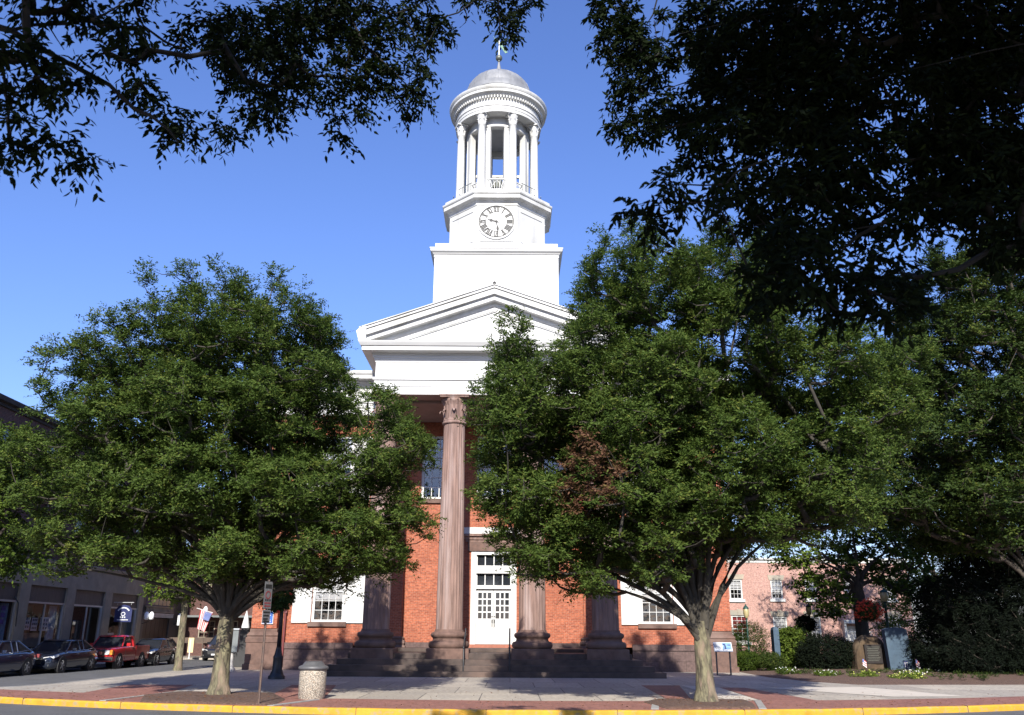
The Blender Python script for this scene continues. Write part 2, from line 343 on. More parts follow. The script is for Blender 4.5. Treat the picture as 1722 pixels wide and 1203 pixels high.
MB().slab([(-22.3, 24), (-22.3, 62.8), (-24.6, 64), (-60, 88), (-60, 60), (-27, 55), (-27, 24)], -.16, .0).build('far_pavement', 'slabs')['kind'] = 'structure'
MB().slab([(-60, 68), (-25.6, 62.95), (-20.5, 63.9), (-15.46, 68), (-15.46, 120), (-60, 120)], -.16, .01).build('far_pavement', 'slabs')['kind'] = 'structure'
def bed(poly, c, h, name='mulch_bed'):
    """slightly heaped planting bed"""
    rings = []
    for f, z in ((1, .0), (.985, .03), (.8, h*.7), (.45, h), (.05, h*1.03)):
        rings.append([(c[0]+(x-c[0])*f, c[1]+(y-c[1])*f, z) for x, y in poly])
    o = MB().loft(rings, True, True).build(name, 'mulch'); o['kind'] = 'structure'; return o
def subdiv(poly, n=6):
    out = []
    for (a, b), (c, d) in zip(poly, poly[1:]+poly[:1]):
        for i in range(n): out.append((a+(c-a)*i/n, b+(d-b)*i/n))
    return out
bed(subdiv([(-9.3, 23.5), (-8, 23.3), (-5.75, 22.75), (-5.9, 24.6), (-6.9, 27.2), (-9.7, 27.6), (-10.2, 26)]), (-7.9, 25.2), .07)
bed(subdiv([(3.75, 22.45), (6.0, 22.75), (6.3, 24.2), (6.4, 25.6), (4.1, 25.7), (3.5, 24.5)]), (5, 24.1), .07)
edg = MB()
for a, b in (((-5.78, 22.62), (-5.1, 24.7)), ((3.45, 22.3), (4.0, 25.6)), ((6.1, 22.6), (6.75, 25.5)), ((-10.4, 23.9), (-9.9, 27.4))):
    d = Vector((b[0]-a[0], b[1]-a[1], 0)); n = Vector((-d.y, d.x, 0)).normalized()*.09
    A, B = Vector((*a, 0)), Vector((*b, 0)); edg.slab([(p.x, p.y) for p in (A-n, B-n, B+n, A+n)], .0, .02)
edg.build('bed_edging', 'kerb_stone')['kind'] = 'structure'
gp = subdiv([(10.95, 39.2), (11.6, 36), (12.7, 33.9), (19, 34.6), (30, 36.5), (44, 38), (44, 66), (11.5, 66)])
bed(gp, (26, 50), .28, 'garden_bed')
MB().sheet([(11.8, 47), (60, 45), (60, 69.5), (11.8, 69.5)], .295).build('lawn', 'grass')['kind'] = 'structure'

# ------------------------------------------------------------------ courthouse
X0 = -.85; WY = 44.4
CH = thing('courthouse', (X0, WY, 0), 'red brick courthouse with brownstone columned portico, white pediment and tall white clock tower', 'courthouse')
# main block
xl, xr = -12.1, 10.25; back = 72
holes = [(-9.72, -8.12, 2.2, 5.1), (6.35, 7.95, 2.2, 5.1), (-9.72, -8.12, 8.1, 11.4), (6.35, 7.95, 8.1, 11.4)]
UPW = [(-4.58, -2.78), (-1.75, .05), (1.08, 2.88)]
holes += [(a, b, 8.2, 11.45) for a, b in UPW]+[(-1.96, .29, 1.2, 5.6)]
mb = MB(); wall_y(mb, xl, xr, 1.1, 12.45, WY, holes, .35)
SH = [(y, y+1.6, z, z+3) for y in (49, 55, 61, 67) for z in (2.2, 8.1)]
wall_x(mb, WY, back, 1.1, 12.45, xl, SH, .3, 1); wall_x(mb, WY, back, 1.1, 12.45, xr, SH, .3, -1)
mb.add([(xl, back, 0), (xr, back, 0), (xr, back, 12.45), (xl, back, 12.45)], [(3, 2, 1, 0)])
mb.build('wall', 'red_brick', CH)
for a, b, s in ((-12.62, -11.15, 1), (9.3, 10.77, 1), (-6.55, -5.15, 0), (3.45, 4.85, 0)):
    y0 = WY-(.42 if s else .3)
    y1 = WY+.5 if s else WY-.001
    MB().box(a+.12, b-.12, y0+.06, y1, 1.5 if not s else 1.88, 12.45).build('pilaster', 'red_brick', CH)
for a, b, s in ((-12.62, -11.15, 1), (9.3, 10.77, 1)):
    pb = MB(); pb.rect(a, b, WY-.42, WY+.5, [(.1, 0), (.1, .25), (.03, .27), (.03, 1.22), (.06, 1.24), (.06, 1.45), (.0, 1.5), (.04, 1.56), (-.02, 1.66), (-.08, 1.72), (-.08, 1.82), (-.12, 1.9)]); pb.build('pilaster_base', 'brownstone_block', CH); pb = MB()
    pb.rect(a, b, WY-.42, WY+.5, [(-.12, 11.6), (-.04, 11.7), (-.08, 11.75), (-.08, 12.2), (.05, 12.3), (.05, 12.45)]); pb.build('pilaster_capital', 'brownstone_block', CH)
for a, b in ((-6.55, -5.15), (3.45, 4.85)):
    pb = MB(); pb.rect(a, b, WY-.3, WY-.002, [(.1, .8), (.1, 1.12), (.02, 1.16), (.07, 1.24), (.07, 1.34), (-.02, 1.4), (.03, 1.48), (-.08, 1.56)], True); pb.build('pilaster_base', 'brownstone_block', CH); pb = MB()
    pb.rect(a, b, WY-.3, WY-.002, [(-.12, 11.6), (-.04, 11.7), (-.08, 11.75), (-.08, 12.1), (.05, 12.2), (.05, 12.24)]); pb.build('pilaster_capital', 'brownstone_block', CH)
wt = MB()
wt.box(-11.16, -7.6, WY-.10, WY+.02, 0, .96); wt.box(-11.16, -7.6, WY-.14, WY+.02, .963, 1.24)
wt.box(5.9, 9.31, WY-.10, WY+.02, 0, .96); wt.box(5.9, 9.31, WY-.14, WY+.02, .963, 1.24)
wt.box(xl-.1, xl+.02, WY+.49, back, 0, 1.24); wt.box(xr-.02, xr+.1, WY+.49, back, 0, 1.24)
wt.box(-5.14, -2.0, WY-.08, WY-.001, 1.02, 1.28); wt.box(.33, 3.44, WY-.08, WY-.001, 1.02, 1.28)
wt.build('water_table', 'stone_courses', CH)
# entablature of the main block and hipped roof
ENT = [(.0, 12.45), (.0, 12.8), (.03, 12.82), (.03, 13.08), (.09, 13.1), (.09, 13.18), (.0, 13.2), (.0, 13.95), (.08, 14.0), (.14, 14.1), (.22, 14.18), (.22, 14.25), (.62, 14.27), (.62, 14.42), (.70, 14.52), (.74, 14.62), (.74, 14.66), (.6, 14.7)]
MB().rect(-12.55, 10.7, WY-.36, back+.3, ENT).build('cornice', 'white_paint', CH)
MB().loft([[(-13.1, WY-.9, 14.7), (11.3, WY-.9, 14.7), (11.3, back+.8, 14.7), (-13.1, back+.8, 14.7)], [(-6, WY+5, 16.3), (4.3, WY+5, 16.3), (4.3, back-5, 16.3), (-6, back-5, 16.3)]]).build('roof', 'roof_dark', CH)
# portico entablature
hw = 5.52; FY = 39.05
PE = [(.0, 12.25), (.0, 12.6), (.035, 12.62), (.035, 12.9), (.10, 12.93), (.10, 13.05), (.0, 13.07), (.0, 13.78), (.03, 13.8), (.03, 13.88), (.07, 13.9), (.09, 13.98), (.13, 14.0), (.13, 14.1), (.18, 14.12), (.20, 14.2),
      (.60, 14.215), (.60, 14.40), (.66, 14.42), (.73, 14.54), (.76, 14.6), (.76, 14.63)]
e = MB(); x0, x1 = X0-hw, X0+hw
e.loft([[(x0-o, FY-o, z), (x1+o, FY-o, z), (x1+o, WY-.37, z), (x0-o, WY-.37, z)] for o, z in PE])
ent = e.build('entablature', 'white_siding', CH)
# soffit: the portico's coffered ceiling frame and the underside of the beam
s = MB(); s.box(x0+.01, x1-.01, FY+.01, FY+1.12, 12.235, 12.248)
s.box(x0+.02, x1-.02, FY+1.12, WY-.37, 12.10, 12.235); s.build('soffit', 'soffit_tan', CH)
# pediment: stacked raking mouldings, tympanum, roof
sl_ = .352; AP = 17.5
def chev(t0, t1, y0, y1, half, mbx):
    a, b = AP-t0, AP-t1
    zl0, zl1 = a-sl_*half, b-sl_*half
    mbx.prism([(X0-half, zl1), (X0-half, zl0), (X0, a), (X0+half, zl0), (X0+half, zl1), (X0, b)], y0, y1)
rk = MB(); hE = hw+.76
for t0, t1, pj in ((.0, .045, .76), (.045, .17, .70), (.17, .22, .60), (.22, .46, .64), (.46, .50, .52), (.50, .72, .48), (.72, .76, .20), (.76, .90, .16), (.90, .94, .11), (.94, 1.12, .08), (1.12, 1.17, .045)):
    half = min(hE if t1 < .5 else hE-.12*(t1/.3), (AP-t1-14.66)/sl_ if AP-t1-sl_*hE < 14.66 else hE)
    chev(t0, t1, FY-pj, FY+.3 if t1 > .5 else FY+.35, half, rk)
rk.build('raking_cornice', 'white_paint', CH)
MB().prism([(X0-hE+.9, 14.64), (X0+hE-.9, 14.64), (X0, 17.0)], FY+.02, FY+.2).build('tympanum', 'white_siding', CH)
for sg in (-1, 1):
    ret = MB()
    a = X0+sg*(hE+.02); b = X0+sg*(hE-.45)
    ret.box(min(a, b), max(a, b), FY-.74, WY-.9, 14.655, 14.72)
    zr = AP-sl_*hE
    ret.prism([(X0+sg*(hE+.02), 14.72), (X0+sg*(hE-.34), 14.72), (X0+sg*(hE-.34), zr+.02), (X0+sg*(hE-.1), zr+.03), (X0+sg*(hE+.12), zr-.2)], FY-.76, WY-.9)
    ret.build('gutter', 'white_paint', CH)
rf = MB()
rf.add([(X0-hE, FY-.72, AP-sl_*hE+.01), (X0, FY-.72, AP+.01), (X0+hE, FY-.72, AP-sl_*hE+.01), (X0-hE, 47, AP-sl_*hE+.01), (X0, 47, AP+.01), (X0+hE, 47, AP-sl_*hE+.01)], [(0, 1, 4, 3), (1, 2, 5, 4)])
rf.prism([(X0-.09, AP+.0), (X0-.05, AP+.07), (X0, AP+.1), (X0+.05, AP+.07), (X0+.09, AP)], FY-.8, 46.2)
rf.build('portico_roof', 'roof_dark', CH)
# steps, podium, plinths
st = MB(); px = X0
st.box(px-7.22, px+7.22, 37.7, 39.0, 0, .21)
st.box(px-6.8, px+6.8, 38.05, 39.1, .21, .44)
st.box(px-6.37, px+6.37, 38.4, WY-.05, .0, .67)
st.box(px-6.0, px+6.0, 38.9, WY-.05, .67, .90)
st.box(px-5.9, px+5.9, 41.6, WY-.03, .90, 1.05)
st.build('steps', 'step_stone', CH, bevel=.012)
box('threshold', 'sill_red', CH, -2.25, .55, WY-.5, WY+.2, 1.05, 1.2)
CX_ = [X0-4.98, X0-1.8, X0+1.8, X0+4.98]; CYc = 39.6
def column(x):
    c = MB(); c.rect(x-.9, x+.9, CYc-.85, CYc+.85, [(.0, .67), (.0, 1.07), (-.02, 1.09)])
    base = MB(); base.ngon(x, CYc, [(.80, 1.09), (.86, 1.14), (.885, 1.22), (.87, 1.31), (.82, 1.37), (.74, 1.38), (.70, 1.42), (.69, 1.50), (.73, 1.53), (.78, 1.58), (.79, 1.65), (.76, 1.72), (.68, 1.75), (.635, 1.77), (.615, 1.86)], 48)
    s_ = MB(); n = 144; rings = []
    for i in range(13):
        t = i/12; z = 1.86+t*9.04; R = (.585-.095*t**1.35)
        ramp = min(1, t*14, (1-t)*16)
        rings.append([(x+(R-.034*ramp*max(0, math.sin(24*a/2))**.8)*math.cos(a) if False else x+(R-.042*ramp*abs(math.sin(12*a))**.7)*math.cos(a), CYc+(R-.042*ramp*abs(math.sin(12*a))**.7)*math.sin(a), z) for a in [2*math.pi*k/n for k in range(n)]])
    s_.loft(rings, True, True)
    col = s_.build('column', 'brownstone', CH)
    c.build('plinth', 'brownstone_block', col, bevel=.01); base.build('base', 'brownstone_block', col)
    k = MB(); k.ngon(x, CYc, [(.49, 10.9), (.56, 10.93), (.575, 10.98), (.56, 11.02), (.51, 11.04), (.53, 11.08), (.535, 11.12), (.50, 11.15), (.475, 11.25), (.47, 11.5), (.49, 11.75), (.55, 11.95), (.66, 12.08), (.60, 12.12)], 36)
    for i in range(12):       # tall flat water leaves round the bell
        a = 2*math.pi*(i+.5)/12; d = Vector((math.cos(a), math.sin(a), 0)); q = Vector((-d.y, d.x, 0)); P0 = Vector((x, CYc, 0))
        pr = [(.49, 11.14, .09), (.505, 11.5, .10), (.52, 11.8, .085), (.60, 11.98, .05), (.69, 12.05, .02)]
        k.loft([[P0+d*(r-.04)+q*(-w_)+Vector((0, 0, z)), P0+d*(r+.012)+Vector((0, 0, z)), P0+d*(r-.04)+q*w_+Vector((0, 0, z))] for r, z, w_ in pr], True)
    for i in range(8):        # curled acanthus tips
        a = 2*math.pi*i/8-math.pi/2; d = Vector((math.cos(a), math.sin(a), 0)); q = Vector((-d.y, d.x, 0)); P0 = Vector((x, CYc, 0))
        pr = [(.50, 11.16, .12, .03), (.52, 11.35, .13, .035), (.56, 11.5, .12, .04), (.64, 11.58, .10, .045), (.70, 11.53, .08, .05), (.71, 11.46, .04, .04)]
        k.loft([[P0+d*(r-th)+q*(-w_)+Vector((0, 0, z)), P0+d*r+q*(-w_*.6)+Vector((0, 0, z)), P0+d*(r+.02)+Vector((0, 0, z+.01)), P0+d*r+q*(w_*.6)+Vector((0, 0, z)), P0+d*(r-th)+q*w_+Vector((0, 0, z))] for r, z, w_, th in pr], True, True)
    cp = k.build('capital', 'brownstone', col)
    ab = MB(); ab.rect(x-.66, x+.66, CYc-.66, CYc+.66, [(-.06, 12.1), (.0, 12.12), (.0, 12.17), (.04, 12.19), (.04, 12.234)])
    ab.build('abacus', 'brownstone', col)
for x in CX_: column(x)

def sash(parent, x0, x1, z0, z1, y, cols, rows, blind=None, sillm='brownstone_block', sill=True, frame=.13, fm='white_paint', rail=None, mun=.028):
    """double-hung window: frame with muntins > pane, blind, sill"""
    f = MB(); yf = y+.04
    f.box(x0, x0+frame, yf, yf+.14, z0, z1); f.box(x1-frame, x1, yf, yf+.14, z0, z1)
    f.box(x0+frame, x1-frame, yf+.002, yf+.14, z1-frame, z1); f.box(x0+frame, x1-frame, yf+.002, yf+.14, z0, z0+frame*.8)
    gx0, gx1, gz0, gz1 = x0+frame, x1-frame, z0+frame*.8, z1-frame
    yb = yf+.06
    for i in range(1, cols):
        X = gx0+(gx1-gx0)*i/cols; f.box(X-mun/2, X+mun/2, yb, yb+.03, gz0, gz1)
    for j in range(1, rows):
        Z = gz0+(gz1-gz0)*j/rows; h = mun if j == (rail or rows//2) else mun/2
        f.box(gx0, gx1, yb-.004, yb+.034, Z-h, Z+h)
    fo = f.build('window', fm, parent)
    MB().box(gx0, gx1, yb+.036, yb+.042, gz0, gz1).build('pane', 'window_glass', fo)
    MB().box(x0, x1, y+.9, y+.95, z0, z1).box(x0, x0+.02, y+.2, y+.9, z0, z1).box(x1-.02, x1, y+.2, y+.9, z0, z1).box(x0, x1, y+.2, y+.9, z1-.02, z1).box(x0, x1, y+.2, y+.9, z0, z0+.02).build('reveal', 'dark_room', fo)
    if blind: MB().box(gx0, gx1, y+.16, y+.17, z0+(z1-z0)*blind, z1).build('blind', 'blind', fo)
    if sill: MB().box(x0-.14, x1+.14, y-.12, y+.05, z0-.22, z0-.002).build('sill', sillm, fo, bevel=.01)
    return fo
for (a, b) in UPW: sash(CH, a, b, 8.2, 11.45, WY, 4, 6, mun=.045)
for a, b in ((-9.72, -8.12), (6.35, 7.95)):
    w1 = sash(CH, a, b, 2.2, 5.1, WY, 4, 6, blind=.36 if a < 0 else .38)
    w2 = sash(CH, a, b, 8.1, 11.4, WY, 4, 6, blind=.5)
    for wn, z0, z1 in ((w1, 2.15, 5.1), (w2, 8.05, 11.4)):
        for sg in (-1, 1):                       # panelled shutters folded back
            xa = a-.02 if sg < 0 else b+.02; xb = xa+sg*.92; l, r = min(xa, xb), max(xa, xb); sM = MB()
            sM.box(l, r, WY-.08, WY-.035, z0, z1)
            H = z1-z0
            for k in range(3):
                c, d = z0+.1+k*(H-.1)/3, z0+(k+1)*(H-.1)/3
                sM.loft([[(l+.1, WY-.081, c), (r-.1, WY-.081, c), (r-.1, WY-.081, d), (l+.1, WY-.081, d)], [(l+.13, WY-.097, c+.03), (r-.13, WY-.097, c+.03), (r-.13, WY-.097, d-.03), (l+.13, WY-.097, d-.03)], [(l+.2, WY-.1, c+.1), (r-.2, WY-.1, c+.1), (r-.2, WY-.1, d-.1), (l+.2, WY-.1, d-.1)]], True)
            sM.build('shutter', 'white_paint', CH)
# door case
d = MB(); y = WY; dx0, dx1 = -1.96, .29
d.box(dx0, dx0+.26, y-.04, y+.25, 1.2, 5.6); d.box(dx1-.26, dx1, y-.04, y+.25, 1.2, 5.6)
d.box(dx0+.26, dx1-.26, y-.036, y+.25, 5.44, 5.6); d.box(dx0+.26, dx1-.26, y-.03, y+.25, 4.54, 4.92)
d.box(dx0+.26, dx1-.26, y-.03, y+.25, 3.8, 3.97); d.box(dx0+.26, dx1-.26, y-.05, y-.031, 4.62, 4.7)
for zt0, zt1 in ((3.97, 4.54), (4.92, 5.44)):
    for i in range(1, 4):
        X = dx0+.26+(dx1-dx0-.52)*i/4; d.box(X-.025, X+.025, y+.1, y+.16, zt0, zt1)
    d.box(dx0+.26, dx0+.31, y+.1, y+.16, zt0, zt1); d.box(dx1-.31, dx1-.26, y+.1, y+.16, zt0, zt1)
d.build('door_frame', 'white_paint', CH)
box('transom_pane', 'glass_dark', CH, dx0+.26, dx1-.26, y+.161, y+.168, 3.97, 5.44)
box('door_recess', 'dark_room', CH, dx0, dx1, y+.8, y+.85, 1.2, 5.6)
xm = (dx0+dx1)/2
for sg in (-1, 1):
    l, r = (dx0+.27, xm-.008) if sg < 0 else (xm+.008, dx1-.27); D = MB(); g0, g1, gz0, gz1 = l+.1, r-.1, 2.4, 3.62
    wall_y(D, l, r, 1.21, 3.79, y+.1, [(g0, g1, gz0, gz1)], .05)
    D.add([(l, y+.1, 1.21), (l, y+.15, 1.21), (l, y+.15, 3.79), (l, y+.1, 3.79)], [(0, 1, 2, 3)]).add([(r, y+.1, 1.21), (r, y+.15, 1.21), (r, y+.15, 3.79), (r, y+.1, 3.79)], [(0, 1, 2, 3)])
    for i in range(1, 3): X = g0+(g1-g0)*i/3; D.box(X-.032, X+.032, y+.105, y+.14, gz0, gz1)
    for j in range(1, 4): Z = gz0+(gz1-gz0)*j/4; D.box(g0, g1, y+.102, y+.143, Z-.032, Z+.032)
    D.rect(l+.12, r-.12, 0, 0, [(0, 0)], False) if False else None
    D.loft([[(l+.1, y+.0995, 1.4), (r-.1, y+.0995, 1.4), (r-.1, y+.0995, 2.2), (l+.1, y+.0995, 2.2)], [(l+.12, y+.088, 1.42), (r-.12, y+.088, 1.42), (r-.12, y+.088, 2.18), (l+.12, y+.088, 2.18)], [(l+.16, y+.09, 1.46), (r-.16, y+.09, 1.46), (r-.16, y+.09, 2.14), (l+.16, y+.09, 2.14)]], True)
    dr = D.build('door', 'white_paint', CH)
    box('pane', 'glass_dark', dr, g0, g1, y+.144, y+.149, gz0, gz1)
    xh = xm+sg*.06
    h = MB(); h.box(xh-.03, xh+.03, y+.07, y+.1, 2.2, 2.36); h.tube([(xh, y+.05, 2.02), (xh, y+.03, 2.1), (xh, y+.06, 2.2)], .018, 6); h.sphere((xh, y+.07, 2.5), .028, 8, 6); h.build('handle', 'black_metal', dr)
lm = MB(); lm.box(-2.15, .48, y-.10, y+.02, 5.61, 6.06); lm.build('lintel', 'brownstone_block', CH)
lm = MB(); lm.loft([[(-2.25-o, y-.1-o, z), (.58+o, y-.1-o, z), (.58+o, y-.002, z), (-2.25-o, y-.002, z)] for o, z in [(0, 6.07), (0, 6.14), (.06, 6.17), (.10, 6.3), (.2, 6.34), (.2, 6.42)]]); lm.build('hood_moulding', 'brownstone', CH)
box('band_course', 'white_paint', CH, -2.7, 1.0, y-.07, y-.002, 6.47, 6.78)
# handrails
for x in (-1.93, -.03):
    h = MB(); h.tube([(x, 38.02, .21), (x, 38.02, 1.1), (x, 38.1, 1.16), (x, 39.5, 1.86), (x, 39.5, 1.9), (x, 39.62, 1.92), (x, 39.62, .9)], .03, 8); h.tube([(x, 38.8, .67), (x, 38.8, 1.5)], .022, 6)
    h.sphere((x, 38.02, 1.14), .05, 8, 6); h.build('handrail', 'black_metal', CH)
# downspouts
for x in (-10.95, 9.12):
    MB().tube([(x, WY-.14, .15), (x, WY-.14, 12.3)], .06, 8).box(x-.09, x+.09, WY-.22, WY-.02, 6, 6.1).box(x-.09, x+.09, WY-.22, WY-.02, 2.6, 2.7).build('downspout', 'maroon_metal', CH)
# tower base
TX = -.93
tb = MB(); tb.rect(TX-3.55, TX+3.55, 46.0, 53.1, [(0, 14.7), (0, 22.25), (.03, 22.27), (.03, 22.42), (.08, 22.45), (.12, 22.52), (.22, 22.6), (.24, 22.72), (.27, 22.75), (.27, 22.8), (-.02, 22.84), (-.02, 23.16), (-.5, 23.2)])
tb.build('tower_base', 'white_siding', CH)
TCY = 49.6; r8 = math.pi/8
A8 = 1/math.cos(r8)
oc = MB()
oc.ngon(TX-.02, TCY, [(a*A8, z) for a, z in [(3.05, 23.1), (3.05, 23.35), (2.93, 23.45), (2.9, 23.5), (2.9, 25.95), (2.94, 25.97), (2.94, 26.1), (3.0, 26.15), (3.05, 26.22), (3.15, 26.26), (3.28, 26.3), (3.28, 26.52), (3.33, 26.56), (3.36, 26.62), (3.36, 26.68), (3.2, 26.70), (3.2, 26.92), (3.14, 26.94), (.3, 26.96)]], 8, r8-math.pi/2, False)
oc.build('clock_stage', 'white_paint', CH)
pnl = MB()                        # shallow sunk-panel beads on the octagon's faces
for k in range(8):
    a = -math.pi/2+k*math.pi/4; dv = Vector((math.cos(a), math.sin(a), 0)); q = Vector((-dv.y, dv.x, 0)); c = Vector((TX-.02, TCY, 0))+dv*2.902
    if k == 0: continue
    for s0, s1, z0, z1 in ((-1, 1, 25.62, 25.68), (-1, 1, 23.66, 23.72)):
        pnl = MB()
        P = [c-q*.92+Vector((0, 0, z0)), c+q*.92+Vector((0, 0, z0)), c+q*.92+Vector((0, 0, z1)), c-q*.92+Vector((0, 0, z1))]
        pnl.add(P+[p+dv*.035 for p in P], [(0, 1, 2, 3), (4, 5, 6, 7), (0, 1, 5, 4), (1, 2, 6, 5), (2, 3, 7, 6), (3, 0, 4, 7)]); pnl.build('panel_moulding', 'white_paint', CH)
# clock (front face, Y = TCY-2.9 = 46.7)
ck = Vector((-.97, 46.7, 24.88)); fy = 46.7
def disc(mbx, c, r, y0, y1, n=64, ri=0, rev=False):
    if ri: mbx.loft([[(c.x+q*math.cos(2*math.pi*k/n), yy, c.z+q*math.sin(2*math.pi*k/n)) for k in range(n)] for q, yy in ((r, y1), (r, y0), (ri, y0), (ri, y1))], False)
    else: mbx.loft([[(c.x+r*math.cos(2*math.pi*k/n), yy, c.z+r*math.sin(2*math.pi*k/n)) for k in range(n)] for yy in (y1, y0)], True)
cl = MB(); disc(cl, ck, 1.0, fy-.05, fy+.02); clock = cl.build('clock_face', 'white_paint', CH)
cr = MB(); disc(cr, ck, 1.13, fy-.09, fy+.02, 64, 1.04); cr.box(ck.x-1.0, ck.x+1.0, fy-.06, fy+.02, 23.62, 23.68); cr.build('surround', 'white_paint', clock)
rg = MB(); disc(rg, ck, 1.035, fy-.075, fy+.0, 72, .985)
for i in range(60):
    a = 2*math.pi*i/60; rg.cbox((ck.x+.955*math.sin(a), fy-.055, ck.z+.955*math.cos(a)), (.034, .012, .04), Matrix.Rotation(a, 3, 'Y'))
rg.build('minute_ring', 'black_paint', clock)
def numeral(txt, ang):
    m = MB(); wd = {'I': .088, 'V': .175, 'X': .175}; tot = sum(wd[c] for c in txt); x = -tot/2; h0, h1 = -.165, .165
    R = Matrix.Rotation(ang, 3, 'Y'); ctr = Vector((ck.x+.785*math.sin(ang), fy-.056, ck.z+.785*math.cos(ang)))
    def bar(xa, za, xb, zb, t):
        a, b = Vector((xa, 0, za)), Vector((xb, 0, zb)); n = Vector((t/2, 0, 0)); P = [a-n, a+n, b+n, b-n]
        P = [ctr+R @ p for p in P]; q = Vector((0, -.012, 0)); m.add(P+[p+q for p in P], [(0, 1, 2, 3), (4, 5, 6, 7), (0, 1, 5, 4), (1, 2, 6, 5), (2, 3, 7, 6), (3, 0, 4, 7)])
    for c in txt:
        w_ = wd[c]; l, r = x+.012, x+w_-.012
        if c == 'I': bar((l+r)/2, h0, (l+r)/2, h1, .062)
        elif c == 'V': bar(l+.02, h1, (l+r)/2, h0, .075); bar(r-.01, h1, (l+r)/2, h0, .04)
        else: bar(l+.02, h1, r-.02, h0, .075); bar(r-.01, h1, l+.01, h0, .04)
        x += w_
    bar(-tot/2+.0, h1-.004, -tot/2, h1+.014, .0)
    for zz in (h0, h1):
        P = [ctr+R @ Vector(p) for p in ((-tot/2, -.004, zz-.009), (tot/2, -.004, zz-.009), (tot/2, -.004, zz+.009), (-tot/2, -.004, zz+.009))]
        q = Vector((0, -.012, 0)); m.add(P+[p+q for p in P], [(0, 1, 2, 3), (4, 5, 6, 7), (0, 1, 5, 4), (1, 2, 6, 5), (2, 3, 7, 6), (3, 0, 4, 7)])
    m.build('numeral', 'black_paint', clock)
for i, t in enumerate(['XII', 'I', 'II', 'III', 'IIII', 'V', 'VI', 'VII', 'VIII', 'IX', 'X', 'XI']): numeral(t, 2*math.pi*i/12)
def hand(name, ang, L, w_, y):
    R = Matrix.Rotation(ang, 3, 'Y'); m = MB()
    P = [(-.012, -.16), (.012, -.16), (w_*.5, .0), (w_*.45, L*.35), (w_*1.3, L*.55), (w_*.3, L*.72), (0, L), (-w_*.3, L*.72), (-w_*1.3, L*.55), (-w_*.45, L*.35), (-w_*.5, 0)]
    V = [ck+R @ Vector((a, 0, b)) for a, b in P]; n = len(V)
    m.add([(v.x, y, v.z) for v in V]+[(v.x, y-.012, v.z) for v in V], [tuple(range(n)), tuple(range(n, 2*n))]+[(i, (i+1) % n, n+(i+1) % n, n+i) for i in range(n)]); m.build(name, 'black_paint', clock)
hand('hour_hand', rad(285), .60, .075, fy-.075); hand('minute_hand', rad(170), .83, .06, fy-.092)
hb = MB(); disc(hb, ck, .055, fy-.12, fy-.05, 16); hb.build('hub', 'black_paint', clock)
# belfry: drum with tall openings, colonnade, entablature, dome
BX = TX-.06
dm = MB(); DR = 1.98
for k in range(8):
    a0 = -math.pi/2+(k+.5)*math.pi/4-rad(9.8); a1 = a0+rad(19.6)
    for z0, z1 in ((26.96, 32.0),):
        aa = [a0+(a1-a0)*i/4 for i in range(5)]
        ring = [(math.cos(a)*DR, math.sin(a)*DR) for a in aa]+[(math.cos(a)*(DR-.32), math.sin(a)*(DR-.32)) for a in reversed(aa)]
        dm.slab([(BX+x, TCY+y) for x, y in ring], z0, z1)
        for sgx in (a0+.03, a1-.03):      # architrave strips beside each opening
            c = Vector((BX+math.cos(sgx)*(DR+.01), TCY+math.sin(sgx)*(DR+.01), (z0+z1)/2)); dm.cbox(c, (.06, .10, z1-z0), Matrix.Rotation(sgx, 3, 'Z'))
n = 48
dm.loft([[(BX+r*math.cos(2*math.pi*k/n), TCY+r*math.sin(2*math.pi*k/n), z) for k in range(n)] for r, z in ((DR-.32, 31.9), (DR, 31.9), (DR+.05, 31.93), (DR+.05, 32.02), (DR, 32.04), (DR, 32.7), (DR-.32, 32.7), (DR-.32, 31.9))], False, True)
dm.build('belfry_drum', 'white_paint', CH)
MB().ngon(BX, TCY, [(DR-.3, 32.3), (DR-.3, 32.34)], 32).build('belfry_ceiling', 'ceiling_grey', CH)
cR = 2.5
for k in range(8):
    a = -math.pi/2+(k+.5)*math.pi/4; cx, cy = BX+cR*math.cos(a), TCY+cR*math.sin(a); c = MB()
    c.rect(cx-.33, cx+.33, cy-.33, cy+.33, [(0, 26.96), (0, 27.08)])
    c.ngon(cx, cy, [(.32, 27.08), (.335, 27.13), (.31, 27.19), (.27, 27.21), (.29, 27.26), (.26, 27.31)]+[(.255-.035*t**1.4, 27.31+t*4.45) for t in [i/6 for i in range(7)]]+[(.245, 31.78), (.25, 31.84), (.22, 31.87)], 24)
    co = c.build('column', 'white_paint', CH)
    q = MB(); q.ngon(cx, cy, [(.22, 31.87), (.225, 32.1), (.27, 32.3), (.31, 32.42), (.28, 32.46)], 20)
    for i in range(8):
        b = a+2*math.pi*i/8; dd = Vector((math.cos(b), math.sin(b), 0)); qq = Vector((-dd.y, dd.x, 0)); P0 = Vector((cx, cy, 0))
        q.loft([[P0+dd*(r-.03)-qq*w_+Vector((0, 0, z)), P0+dd*(r+.015)+Vector((0, 0, z)), P0+dd*(r-.03)+qq*w_+Vector((0, 0, z))] for r, z, w_ in ((.23, 31.88, .07), (.245, 32.02, .075), (.30, 32.14, .05), (.33, 32.1, .03))], True)
        q.loft([[P0+dd*(r-.03)-qq*w_+Vector((0, 0, z)), P0+dd*(r+.012)+Vector((0, 0, z)), P0+dd*(r-.03)+qq*w_+Vector((0, 0, z))] for r, z, w_ in ((.24, 32.1, .05), (.27, 32.28, .06), (.33, 32.43, .04))], True)
    q.cbox((cx, cy, 32.5), (.68, .68, .09), Matrix.Rotation(a, 3, 'Z')); q.build('capital', 'white_paint', co)
ce = MB(); nn = 72
